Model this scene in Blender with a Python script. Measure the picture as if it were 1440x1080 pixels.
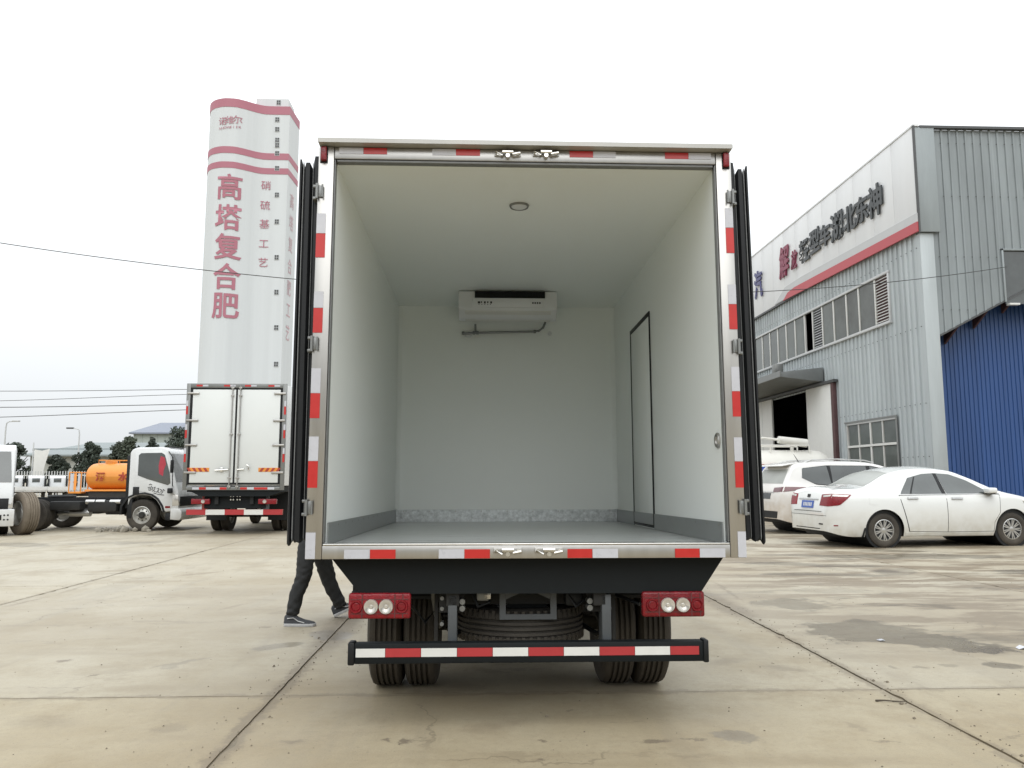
import bpy, bmesh, math, random
from mathutils import Vector, Matrix
from mathutils.bvhtree import BVHTree
R = math.radians
rnd = random.Random(7)
for o in list(bpy.data.objects): bpy.data.objects.remove(o)
SC = bpy.context.scene
COL = SC.collection

# ------------------------------------------------------------------ camera, sky, sun, exposure
TH = math.atan(132/1110); YAW = math.atan(43/1110*math.cos(TH))
cd = bpy.data.cameras.new('camera'); cam = bpy.data.objects.new('camera', cd); COL.objects.link(cam)
cd.sensor_fit = 'HORIZONTAL'; cd.sensor_width = 36; cd.lens = 36*1110/1440
cd.clip_start = .05; cd.clip_end = 6000
cam.location = (0, 0, 1.3); cam.rotation_euler = (math.pi/2+TH, 0, -YAW)
SC.camera = cam
SUN_EL, SUN_AZ = 46, 0             # thin bright patch of the overcast behind the camera
W = bpy.data.worlds.new('World'); SC.world = W; W.use_nodes = True
nt = W.node_tree; N = nt.nodes; LK = nt.links; N.clear()
def nd(tree, t, **k):
    n = tree.nodes.new(t)
    for a, v in k.items(): setattr(n, a, v)
    return n
tc = nd(nt, 'ShaderNodeTexCoord'); sp = nd(nt, 'ShaderNodeSeparateXYZ')
LK.new(tc.outputs['Generated'], sp.inputs[0])
mx = nd(nt, 'ShaderNodeMath', operation='MAXIMUM'); mx.inputs[1].default_value = 0; LK.new(sp.outputs[2], mx.inputs[0])
ma = nd(nt, 'ShaderNodeMath', operation='MULTIPLY_ADD'); ma.inputs[1].default_value = 17.0; ma.inputs[2].default_value = 7.7
LK.new(mx.outputs[0], ma.inputs[0])              # overcast sky: brighter towards the zenith
sc_ = nd(nt, 'ShaderNodeVectorMath', operation='SCALE'); sc_.inputs[0].default_value = (.955, .99, 1.015)
LK.new(ma.outputs[0], sc_.inputs['Scale'])
sky = nd(nt, 'ShaderNodeTexSky', sky_type='NISHITA'); sky.sun_disc = False
sky.sun_elevation = R(SUN_EL); sky.sun_rotation = R(180-SUN_AZ); sky.dust_density = 4
hs = nd(nt, 'ShaderNodeHueSaturation'); hs.inputs['Saturation'].default_value = .25
LK.new(sky.outputs[0], hs.inputs['Color'])
mi = nd(nt, 'ShaderNodeMix', data_type='RGBA'); mi.inputs[0].default_value = .9
LK.new(hs.outputs[0], mi.inputs[6]); LK.new(sc_.outputs[0], mi.inputs[7])
bg = nd(nt, 'ShaderNodeBackground'); bg.inputs[1].default_value = .1
LK.new(mi.outputs[2], bg.inputs[0])
wo = nd(nt, 'ShaderNodeOutputWorld'); LK.new(bg.outputs[0], wo.inputs[0])
sl = bpy.data.lights.new('sun', 'SUN'); sun = bpy.data.objects.new('sun', sl); COL.objects.link(sun)
sl.energy = 1.0; sl.angle = R(60); sl.color = (1, .985, .96)
_d = Vector((math.sin(R(SUN_AZ))*math.cos(R(SUN_EL)), -math.cos(R(SUN_AZ))*math.cos(R(SUN_EL)), math.sin(R(SUN_EL))))
sun.rotation_euler = _d.to_track_quat('Z', 'Y').to_euler(); sun.location = (0, 0, 60)
vs = SC.view_settings; vs.view_transform = 'Standard'; vs.look = 'None'; vs.exposure = .13; vs.gamma = 1; vs.use_curve_mapping = False
SC.render.engine = 'CYCLES'
cy = SC.cycles; cy.max_bounces = 12; cy.diffuse_bounces = 10; cy.glossy_bounces = 4; cy.transparent_max_bounces = 8; cy.use_denoising = True
cy.caustics_reflective = False; cy.caustics_refractive = False

# ------------------------------------------------------------------ materials
MATS = {}
def pbr(name, col, rough=.5, metal=0., var=.08, scale=3., bump=0., bscale=60., streak=None, dirt=None, coat=0., spec=.5, rvar=.1, emit=None):
    """procedural surface: base colour with soft noise wear, optional vertical streaks and low dust"""
    m = bpy.data.materials.new(name); m.use_nodes = True; t = m.node_tree
    b = t.nodes['Principled BSDF']; L = t.links
    b.inputs['Roughness'].default_value = rough; b.inputs['Metallic'].default_value = metal
    b.inputs['Coat Weight'].default_value = coat; b.inputs['Specular IOR Level'].default_value = spec
    geo = nd(t, 'ShaderNodeNewGeometry')
    no = nd(t, 'ShaderNodeTexNoise'); no.inputs['Scale'].default_value = scale; no.inputs['Detail'].default_value = 6
    no.inputs['Roughness'].default_value = .65
    if streak:
        mp = nd(t, 'ShaderNodeMapping'); mp.inputs['Scale'].default_value = streak
        L.new(geo.outputs['Position'], mp.inputs[0]); L.new(mp.outputs[0], no.inputs['Vector'])
    else: L.new(geo.outputs['Position'], no.inputs['Vector'])
    oi = nd(t, 'ShaderNodeObjectInfo')
    ad = nd(t, 'ShaderNodeMath', operation='MULTIPLY_ADD'); ad.inputs[1].default_value = .25
    L.new(oi.outputs['Random'], ad.inputs[0]); L.new(no.outputs['Fac'], ad.inputs[2])
    mr = nd(t, 'ShaderNodeMapRange'); mr.inputs[1].default_value = .3; mr.inputs[2].default_value = .95
    L.new(ad.outputs[0], mr.inputs[0])
    mix = nd(t, 'ShaderNodeMix', data_type='RGBA')
    c = Vector(col)
    mix.inputs[6].default_value = (*(c*(1-var)), 1); mix.inputs[7].default_value = (*(min(1, x*(1+var)) for x in c), 1)
    L.new(mr.outputs[0], mix.inputs[0]); out = mix.outputs[2]
    if dirt:                                        # dirt = (colour, amount, z_low, z_high): road dust low on the thing
        dc, amt, z0, z1 = dirt
        s = nd(t, 'ShaderNodeSeparateXYZ'); L.new(geo.outputs['Position'], s.inputs[0])
        m1 = nd(t, 'ShaderNodeMapRange'); m1.inputs[1].default_value = z1; m1.inputs[2].default_value = z0
        L.new(s.outputs[2], m1.inputs[0])
        n2 = nd(t, 'ShaderNodeTexNoise'); n2.inputs['Scale'].default_value = 7; n2.inputs['Detail'].default_value = 5
        L.new(geo.outputs['Position'], n2.inputs['Vector'])
        m2 = nd(t, 'ShaderNodeMath', operation='MULTIPLY'); L.new(m1.outputs[0], m2.inputs[0]); L.new(n2.outputs[0], m2.inputs[1])
        m3 = nd(t, 'ShaderNodeMath', operation='MULTIPLY'); m3.inputs[1].default_value = amt*2; m3.use_clamp = True; L.new(m2.outputs[0], m3.inputs[0])
        mx2 = nd(t, 'ShaderNodeMix', data_type='RGBA'); mx2.inputs[7].default_value = (*dc, 1)
        L.new(m3.outputs[0], mx2.inputs[0]); L.new(out, mx2.inputs[6]); out = mx2.outputs[2]
    L.new(out, b.inputs['Base Color'])
    rr = nd(t, 'ShaderNodeMapRange'); rr.inputs[3].default_value = max(.02, rough-rvar); rr.inputs[4].default_value = min(1, rough+rvar)
    L.new(no.outputs['Fac'], rr.inputs[0]); L.new(rr.outputs[0], b.inputs['Roughness'])
    if bump:
        n3 = nd(t, 'ShaderNodeTexNoise'); n3.inputs['Scale'].default_value = bscale; n3.inputs['Detail'].default_value = 4
        L.new(geo.outputs['Position'], n3.inputs['Vector'])
        bp = nd(t, 'ShaderNodeBump'); bp.inputs['Strength'].default_value = bump; bp.inputs['Distance'].default_value = .01
        L.new(n3.outputs['Fac'], bp.inputs['Height']); L.new(bp.outputs[0], b.inputs['Normal'])
    MATS[name] = m
    return m
DUST = (.36, .32, .25)
M_frp = pbr('white_panel', (.82, .85, .832), .36, var=.015, scale=.9, rvar=.01)
M_frpo = pbr('white_door_panel', (.60, .62, .61), .4, var=.03, scale=.9, rvar=.02)
M_stain = pbr('stainless', (.42, .41, .39), .36, 1, var=.12, scale=2, streak=(6, 6, .6), rvar=.08)
M_chrome = pbr('bright_steel', (.70, .69, .66), .2, 1, var=.12, scale=30)
M_galv = pbr('galvanised', (.40, .42, .42), .42, .6, var=.75, scale=30, rvar=.15)
M_floor = pbr('cargo_floor', (.40, .42, .42), .3, .3, var=.16, scale=1, streak=(1.2, 26, 1), rvar=.1)
M_black = pbr('black_paint', (.006, .008, .009), .6, spec=.2, var=.25, scale=9)
M_chass = pbr('dusty_chassis', (.014, .015, .016), .65, spec=.25, var=.35, scale=8, dirt=(DUST, .12, 0, .8))
M_kick = pbr('kick_plate_grey', (.33, .345, .345), .36, .65, var=.12, scale=5)
M_frame = pbr('dull_frame', (.20, .205, .20), .42, .6, var=.15, scale=6)
M_capw = pbr('weathered_alloy', (.40, .395, .375), .45, .2, var=.15, scale=4)
M_canop = pbr('shaded_canopy', (.15, .16, .16), .6, var=.2, scale=2)  # whole canopy coloured darker to carry the shade of its underside
M_fpink = pbr('pale_faded_maroon', (.50, .33, .36), .6, var=.04, scale=.2)
M_grey = pbr('grey_paint', (.065, .072, .077), .5, var=.15, scale=12)
M_rub = pbr('black_rubber', (.008, .009, .010), .45, spec=.3, var=.25, scale=14)
M_gask = pbr('grey_rubber', (.16, .165, .165), .45, var=.2, scale=18)
M_tyre = pbr('tyre', (.028, .026, .023), .85, spec=.25, var=.35, scale=11, dirt=((.14, .12, .095), .38, 0, .9), bump=.25)
M_tyred = pbr('dusty_tyre', (.15, .125, .095), .9, var=.3, scale=9, bump=.3)
M_red = pbr('red_tape', (.44, .020, .017), .32, var=.10, scale=22)
M_wht = pbr('white_tape', (.47, .475, .51), .3, var=.07, scale=26)
M_bar_r = pbr('red_stripe', (.36, .028, .032), .4, var=.08, scale=15)
M_bar_w = pbr('white_stripe', (.62, .62, .595), .4, var=.06, scale=15)
M_lens = pbr('red_lens', (.19, .008, .013), .22, var=.5, scale=40, coat=.08, spec=.35, bump=.25, bscale=120)
M_dklens = pbr('dark_red_lens', (.09, .012, .018), .15, var=.3, scale=30, coat=.6)
M_clear = pbr('clear_lens', (.52, .50, .46), .12, .45, var=.15, scale=50, coat=.8)
M_orange = pbr('orange_paint', (.62, .235, .035), .38, var=.10, scale=2.5)
M_orred = pbr('orange_stripe', (.72, .27, .05), .4, var=.05)
M_dkred = pbr('dark_red_paint', (.30, .035, .02), .45, var=.12)
M_cab = pbr('white_cab_paint', (.62, .635, .64), .28, var=.04, scale=2, coat=.4, dirt=(DUST, .4, .2, .9))
M_car = pbr('white_car_paint', (.66, .67, .655), .16, var=.02, scale=2, coat=.8, dirt=((.44, .41, .34), .65, .12, .80))
M_suv = pbr('dusty_white_paint', (.63, .62, .60), .24, var=.05, scale=3, coat=.4, dirt=((.48, .41, .33), .9, .2, 1.2))
M_glass = pbr('dark_glass', (.045, .052, .050), .05, var=.45, scale=1.6, spec=.9, rvar=.02, coat=.5)
M_rglass = pbr('dusty_glass', (.26, .27, .25), .32, var=.2, scale=3, spec=.6)
M_pane = pbr('window_pane', (.085, .095, .09), .16, var=.45, scale=.9, spec=.6, rvar=.08)
M_alloy = pbr('alloy', (.50, .50, .49), .32, .9, var=.15, scale=14, dirt=(DUST, .35, 0, .7))
M_rim = pbr('steel_rim', (.52, .52, .50), .4, .6, var=.15, scale=14, dirt=(DUST, .4, 0, .8))
M_plas = pbr('black_plastic', (.013, .014, .015), .55, spec=.3, var=.2, scale=9)
M_plate = pbr('blue_plate', (.045, .10, .36), .4, var=.1, scale=20)
M_clad = pbr('grey_cladding', (.385, .42, .43), .48, .12, var=.20, scale=1, streak=(1.6, 1.6, .16), rvar=.06, dirt=((.22, .22, .20), .25, 0, 2.4))
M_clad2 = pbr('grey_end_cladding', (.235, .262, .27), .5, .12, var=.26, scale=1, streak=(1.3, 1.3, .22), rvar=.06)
M_blue = pbr('blue_cladding', (.020, .062, .19), .42, var=.22, scale=1, streak=(2.2, 2.2, .25))
M_fasc = pbr('white_fascia', (.64, .65, .66), .42, var=.07, scale=1, streak=(1.5, 1.5, .14))
M_fgrey = pbr('grey_band', (.46, .47, .475), .45, var=.06)
M_fred = pbr('faded_red', (.42, .062, .075), .45, var=.08, scale=2)
M_sgnk = pbr('black_letter', (.035, .040, .042), .4, var=.2, scale=5)
M_sgnr = pbr('maroon_letter', (.19, .022, .055), .4, var=.15, scale=5)
M_sgnb = pbr('navy_letter', (.052, .052, .15), .4, var=.15, scale=5)
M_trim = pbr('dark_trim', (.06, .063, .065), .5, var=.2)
M_pvc = pbr('white_pvc', (.60, .60, .575), .4, var=.06, scale=4)
M_rust = pbr('rusty_edge', (.075, .035, .035), .7, var=.4, scale=6)
M_tow = pbr('tower_white', (.54, .565, .575), .6, var=.07, scale=1, streak=(.55, .55, .016))
M_pink = pbr('faded_maroon', (.36, .135, .175), .6, var=.04, scale=.2)
M_tanw = pbr('tank_white', (.62, .61, .565), .38, var=.08, scale=1.5)
M_tanb = pbr('tank_blue', (.03, .07, .32), .4, var=.1)
M_cable = pbr('cable_black', (.03, .03, .03), .6)
M_pole = pbr('pole_grey', (.45, .46, .46), .5, var=.1)
M_wallb = pbr('pale_render', (.34, .35, .32), .8, var=.12, scale=.5)
M_walls = pbr('pale_cladding', (.33, .37, .345), .6, var=.10, scale=.3)
M_roofg = pbr('grey_roof', (.20, .225, .225), .7, var=.12, scale=.4)
M_roofb = pbr('bluegrey_roof', (.17, .19, .235), .6, var=.10, scale=.3)
M_bark = pbr('bark', (.07, .055, .04), .9, var=.3)
M_leafA = pbr('leaf_dark', (.040, .053, .038), .7, var=.45, scale=1.6)
M_leafB = pbr('leaf_mid', (.055, .068, .045), .7, var=.45, scale=1.6)
M_trou = pbr('black_trousers', (.018, .019, .020), .85, var=.3, scale=30, bump=.4, bscale=45)
M_jack = pbr('dark_jacket', (.03, .033, .04), .85, var=.25, scale=18, bump=.3)
M_skin = pbr('skin', (.50, .32, .235), .5, var=.08, scale=20)
M_hair = pbr('black_hair', (.012, .011, .01), .6, var=.3)
M_shoe = pbr('dark_shoe', (.035, .037, .042), .7, var=.3, scale=30)
M_sole = pbr('pale_sole', (.42, .42, .42), .7, var=.15, scale=30)
M_evap = pbr('evaporator_white', (.66, .67, .68), .4, var=.04)
M_text = pbr('dark_print', (.03, .03, .035), .6)
M_pinkc = pbr('red_cloth', (.36, .04, .06), .8, var=.2, scale=10)
M_gritm = pbr('grit', (.15, .125, .09), .9, var=.4, scale=40)
M_rub2 = pbr('rubble', (.24, .22, .18), .9, var=.3, scale=9, bump=.5)
m = bpy.data.materials.new('clear_window'); m.use_nodes = True; t = m.node_tree    # see-through side glass
b = t.nodes['Principled BSDF']; tr = nd(t, 'ShaderNodeBsdfTransparent'); ms = nd(t, 'ShaderNodeMixShader'); ms.inputs[0].default_value = .35
b.inputs['Base Color'].default_value = (.06, .07, .07, 1); b.inputs['Roughness'].default_value = .06
t.links.new(tr.outputs[0], ms.inputs[1]); t.links.new(b.outputs[0], ms.inputs[2]); t.links.new(ms.outputs[0], t.nodes['Material Output'].inputs[0])
M_clearw = m

# concrete: world-space noise, tyre tracks, stains, damp patches and one painted shadow streak, each with a place of its own
def ground_material(name, stains, damp, dark=1.):  # damp: wet patches plus the painted shadow streak by the sedan
    m = bpy.data.materials.new(name); m.use_nodes = True; t = m.node_tree; L = t.links; b = t.nodes['Principled BSDF']
    geo = nd(t, 'ShaderNodeNewGeometry'); P = geo.outputs['Position']
    def noise(scale, det=6, vec=None, rough=.6, stretch=None, rotz=0):
        n = nd(t, 'ShaderNodeTexNoise'); n.inputs['Scale'].default_value = scale; n.inputs['Detail'].default_value = det; n.inputs['Roughness'].default_value = rough
        if stretch:
            mp = nd(t, 'ShaderNodeMapping'); mp.inputs['Scale'].default_value = stretch; mp.inputs['Rotation'].default_value = (0, 0, rotz)
            L.new(vec or P, mp.inputs[0]); L.new(mp.outputs[0], n.inputs['Vector'])
        else: L.new(vec or P, n.inputs['Vector'])
        return n
    def mrange(s, a, b_, c=0., d=1., smooth=True):
        n = nd(t, 'ShaderNodeMapRange'); n.inputs[1].default_value = a; n.inputs[2].default_value = b_; n.inputs[3].default_value = c; n.inputs[4].default_value = d
        if smooth: n.interpolation_type = 'SMOOTHSTEP'
        L.new(s, n.inputs[0]); return n.outputs[0]
    def math_(op, a, b_):
        n = nd(t, 'ShaderNodeMath', operation=op)
        for i, v in enumerate((a, b_)):
            if isinstance(v, (int, float)): n.inputs[i].default_value = v
            else: L.new(v, n.inputs[i])
        return n.outputs[0]
    def mixc(f, a, b_, mode='MIX'):
        n = nd(t, 'ShaderNodeMix', data_type='RGBA', blend_type=mode)
        if isinstance(f, (int, float)): n.inputs[0].default_value = f
        else: L.new(f, n.inputs[0])
        for i, v in ((6, a), (7, b_)):
            if isinstance(v, tuple): n.inputs[i].default_value = (*v, 1)
            else: L.new(v, n.inputs[i])
        return n.outputs[2]
    big = noise(.22, 5); mid = noise(1.1, 8, rough=.68); fine = noise(24, 4)
    c = mixc(mrange(big.outputs[0], .40, .60), tuple(x*dark for x in (.36, .305, .21)), tuple(x*dark for x in (.47, .425, .325)))
    c = mixc(math_('MULTIPLY', mrange(mid.outputs[0], .48, .66), .55), c, tuple(x*dark for x in (.31, .255, .17)))
    c = mixc(math_('MULTIPLY', mrange(noise(1., 5, stretch=(2.6, .22, 1), rotz=R(14)).outputs[0], .53, .66), .4), c, tuple(x*dark for x in (.31, .275, .21)))
    c = mixc(math_('MULTIPLY', mrange(noise(1., 6, stretch=(.3, 1.5, 1), rotz=R(-6)).outputs[0], .54, .68), .5), c, tuple(x*dark for x in (.28, .23, .155)))
    c = mixc(mrange(fine.outputs[0], .3, .75, 0, .22), c, tuple(x*dark for x in (.27, .24, .19)))
    sx = nd(t, 'ShaderNodeSeparateXYZ'); L.new(P, sx.inputs[0])
    yard = math_('MULTIPLY', mrange(sx.outputs[0], 1.6, 4.2), mrange(sx.outputs[1], 4.6, 7.5))       # the traffic-worn right side of the yard
    wear = noise(1., 7, stretch=(.55, 2.1, 1), rotz=R(8), rough=.68)
    c = mixc(math_('MULTIPLY', yard, mrange(wear.outputs[0], .45, .56, 0, 1)), c, tuple(x*dark for x in (.19, .145, .09)))
    wear2 = noise(1., 7, stretch=(1.3, .9, 1), rough=.75)
    c = mixc(mrange(wear2.outputs[0], .50, .68, 0, .6), c, tuple(x*dark for x in (.30, .25, .175)))
    pit = noise(9, 5, rough=.8)
    c = mixc(mrange(pit.outputs[0], .56, .70, 0, .35), c, tuple(x*dark for x in (.24, .205, .155)))
    # sharp edged damp marks in loose clusters
    mk = noise(1., 10, stretch=(1.0, 2.4, 1), rotz=R(5), rough=.72); cl = noise(.33, 3)
    mark = math_('MULTIPLY', mrange(mk.outputs[0], .585, .60), mrange(cl.outputs[0], .46, .58))
    c = mixc(math_('MULTIPLY', mark, .55), c, tuple(x*dark for x in (.25, .21, .15)))
    # hairline cracks
    wob = noise(1.3, 5); wv = nd(t, 'ShaderNodeVectorMath', operation='SCALE'); wv.inputs['Scale'].default_value = .9; L.new(wob.outputs['Color'], wv.inputs[0])
    wa = nd(t, 'ShaderNodeVectorMath', operation='ADD'); L.new(P, wa.inputs[0]); L.new(wv.outputs[0], wa.inputs[1])
    vo = nd(t, 'ShaderNodeTexVoronoi', feature='DISTANCE_TO_EDGE'); vo.inputs['Scale'].default_value = .42; L.new(wa.outputs[0], vo.inputs['Vector'])
    crack = math_('MULTIPLY', mrange(vo.outputs['Distance'], .0048, .0015), mrange(noise(.4, 3).outputs[0], .50, .56))
    c = mixc(math_('MULTIPLY', crack, .42), c, tuple(x*dark for x in (.12, .095, .065)))
    # aggregate grain and grit
    c = mixc(mrange(noise(140, 2).outputs[0], .52, .70, 0, .32), c, tuple(x*dark for x in (.22, .19, .14)))
    c = mixc(mrange(noise(55, 3).outputs[0], .62, .72, 0, .5), c, tuple(x*dark for x in (.16, .135, .10)))
    oi = nd(t, 'ShaderNodeObjectInfo')
    c = mixc(mrange(oi.outputs['Random'], 0, 1, 0, .22, False), c, tuple(x*dark for x in (.36, .335, .285)))
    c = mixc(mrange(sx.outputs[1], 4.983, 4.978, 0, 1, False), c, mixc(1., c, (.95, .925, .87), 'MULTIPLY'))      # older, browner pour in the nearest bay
    near_shade = math_('ADD', sx.outputs[1], math_('MULTIPLY', big.outputs[0], 6.))
    c = mixc(mrange(near_shade, 10.5, 6.0), c, mixc(1., c, (.95, .92, .845), 'MULTIPLY'))      # near shade put into the colour: noisy darkening towards the camera
    # distorted position for the stain outlines
    dn = noise(1.5, 10, rough=.74); sub = nd(t, 'ShaderNodeVectorMath', operation='SUBTRACT'); sub.inputs[1].default_value = (.5, .5, .5)
    L.new(dn.outputs['Color'], sub.inputs[0]); scl = nd(t, 'ShaderNodeVectorMath', operation='SCALE'); scl.inputs['Scale'].default_value = 1.5; L.new(sub.outputs[0], scl.inputs[0])
    ad = nd(t, 'ShaderNodeVectorMath', operation='ADD'); L.new(P, ad.inputs[0]); L.new(scl.outputs[0], ad.inputs[1])
    dn2 = noise(6, 8, rough=.75); sub2 = nd(t, 'ShaderNodeVectorMath', operation='SUBTRACT'); sub2.inputs[1].default_value = (.5, .5, .5)
    L.new(dn2.outputs['Color'], sub2.inputs[0]); scl2 = nd(t, 'ShaderNodeVectorMath', operation='SCALE'); scl2.inputs['Scale'].default_value = .26; L.new(sub2.outputs[0], scl2.inputs[0])
    ad2 = nd(t, 'ShaderNodeVectorMath', operation='ADD'); L.new(P, ad2.inputs[0]); L.new(scl2.outputs[0], ad2.inputs[1])
    def mask(lst, soft):
        acc = None
        for (x, y, rx, ry, rot, s) in lst:
            mp = nd(t, 'ShaderNodeMapping', vector_type='TEXTURE'); mp.inputs['Location'].default_value = (x, y, 0)
            mp.inputs['Rotation'].default_value = (0, 0, R(rot)); mp.inputs['Scale'].default_value = (rx, ry, 50)
            L.new((ad if rx > .45 and ry > .12 else ad2).outputs[0], mp.inputs[0])
            ln = nd(t, 'ShaderNodeVectorMath', operation='LENGTH'); L.new(mp.outputs[0], ln.inputs[0])
            v = mrange(ln.outputs['Value'], 1.05, soft, 0, s)
            acc = v if acc is None else math_('MAXIMUM', acc, v)
        return acc
    st = mask(stains, .35)
    c = mixc(st, c, tuple(x*dark for x in (.13, .10, .07)))
    wt = mask(damp, .80)  # damp patches, plus the shadow streak painted in by the sedan
    pool = noise(1., 9, stretch=(.42, 1.25, 1), rotz=R(-14), rough=.62)
    wt = math_('MAXIMUM', wt, math_('MULTIPLY', math_('MULTIPLY', yard, mrange(pool.outputs[0], .555, .60)), .62))
    c = mixc(wt, c, mixc(1., c, (.43, .41, .38), 'MULTIPLY'))
    L.new(c, b.inputs['Base Color'])
    ro = mrange(mid.outputs[0], .3, .7, .52, .72); rw = math_('SUBTRACT', ro, math_('MULTIPLY', wt, .36)); L.new(rw, b.inputs['Roughness'])
    b.inputs['Specular IOR Level'].default_value = .5
    bp = nd(t, 'ShaderNodeBump'); bp.inputs['Strength'].default_value = .35; bp.inputs['Distance'].default_value = .01
    hh = math_('ADD', math_('MULTIPLY', mid.outputs[0], .8), math_('MULTIPLY', noise(60, 3).outputs[0], .35)); L.new(hh, bp.inputs['Height']); L.new(bp.outputs[0], b.inputs['Normal'])
    return m
STAINS = [(-1.23, 5, .075, 11, 0, .5), (2.49, 6, .06, 11, 0, .42), (-1.22, 7.1, .20, 1.5, 0, .6), (2.5, 8.4, .22, 1.6, 0, .5), (-4.95, 10, .06, 14, 0, .3), (.2, 4.98, 9, .05, 0, .35), (5.65, 11.12, 0.299, 0.274, -61, 0.85), (5.15, 11.39, 0.987, 0.150, -83, 0.30), (2.09, 5.54, 0.211, 0.106, -31, 0.35), (-0.46, 4.14, 0.037, 0.036, -11, 0.75), (-0.35, 4.13, 0.040, 0.037, -10, 0.75), (0.86, 4.09, 0.098, 0.038, -2, 0.70), (1.05, 4.10, 0.078, 0.021, 6, 0.60), (0.29, 4.10, 0.030, 0.021, -2, 0.70), (0.29, 3.83, 0.030, 0.020, -2, 0.70), (0.52, 4.60, 0.030, 0.020, -2, 0.50), (-2.99, 5.95, 0.072, 0.049, 16, 0.65), (-2.56, 5.51, 0.041, 0.031, 41, 0.60), (-4.79, 8.75, 0.411, 0.040, 83, 0.40), (-4.78, 9.70, 0.540, 0.038, 95, 0.35), (-1.63, 4.38, 0.130, 0.101, 31, 0.28), (-2.35, 4.52, 0.273, 0.146, -15, 0.20), (-1.89, 7.20, 0.078, 0.050, -2, 0.40), (-2.50, 8.35, 0.331, 0.035, 69, 0.25), (-3.83, 11.16, 0.518, 0.090, 49, 0.30), (-6.02, 13.91, 0.846, 0.200, 39, 0.30), (-0.92, 4.14, 0.085, 0.033, 16, 0.45), (2.69, 4.09, 0.120, 0.020, 25, 0.35), (1.00, 3.86, 0.127, 0.026, 11, 0.20), (1.98, 4.26, 0.152, 0.044, -81, 0.25), (2.02, 4.03, 0.074, 0.020, -15, 0.50), (2.50, 7.09, 0.370, 0.043, -96, 0.40), (2.85, 9.28, 1.008, 0.035, -96, 0.40), (0.10, 4.36, 0.254, 0.107, 26, 0.18), (1.75, 5.77, 0.257, 0.104, 23, 0.25)]
DAMP_AND_SHADE = [(3.27, 6.86, 0.475, 0.595, -28, 0.80), (3.64, 6.30, 0.550, 0.363, -40, 0.80), (3.29, 8.26, 0.454, 0.390, -14, 0.60), (5.77, 11.03, 0.282, 0.459, -39, 0.50), (4.06, 9.21, 0.556, 0.240, -8, 0.30), (7.15, 13.13, 1.927, 0.472, -0, 0.75), (4.68, 8.05, 0.159, 0.097, -81, 0.50), (1.29, 4.13, 0.137, 0.101, -31, 0.65), (3.64, 5.56, 0.137, 0.114, -11, 0.70), (-1.24, 6.82, 0.171, 0.251, 35, 0.55), (-1.57, 6.40, 0.231, 0.097, 40, 0.55), (-2.11, 5.87, 0.229, 0.042, 47, 0.40), (-2.16, 5.76, 0.045, 0.113, 25, 0.35), (2.85, 5.55, 0.030, 0.052, -2, 0.45), (3.03, 5.54, 0.044, 0.052, -2, 0.45), (3.27, 5.57, 0.074, 0.045, -10, 0.40), (2.52, 14.28, 2.224, 0.414, -2, 0.30), (-7.14, 19.22, 0.799, 0.633, 35, 0.50), (-7.37, 16.45, 0.909, 0.385, 15, 0.45), (-8.99, 16.09, 0.394, 0.881, 55, 0.50)]  # wet patches; the long streak before the sedan also carries its painted shadow
M_conc = ground_material('concrete', STAINS, DAMP_AND_SHADE, .83)
M_joint = pbr('joint_dirt', (.20, .17, .125), .95, var=.4, scale=6, bump=.4)

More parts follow.
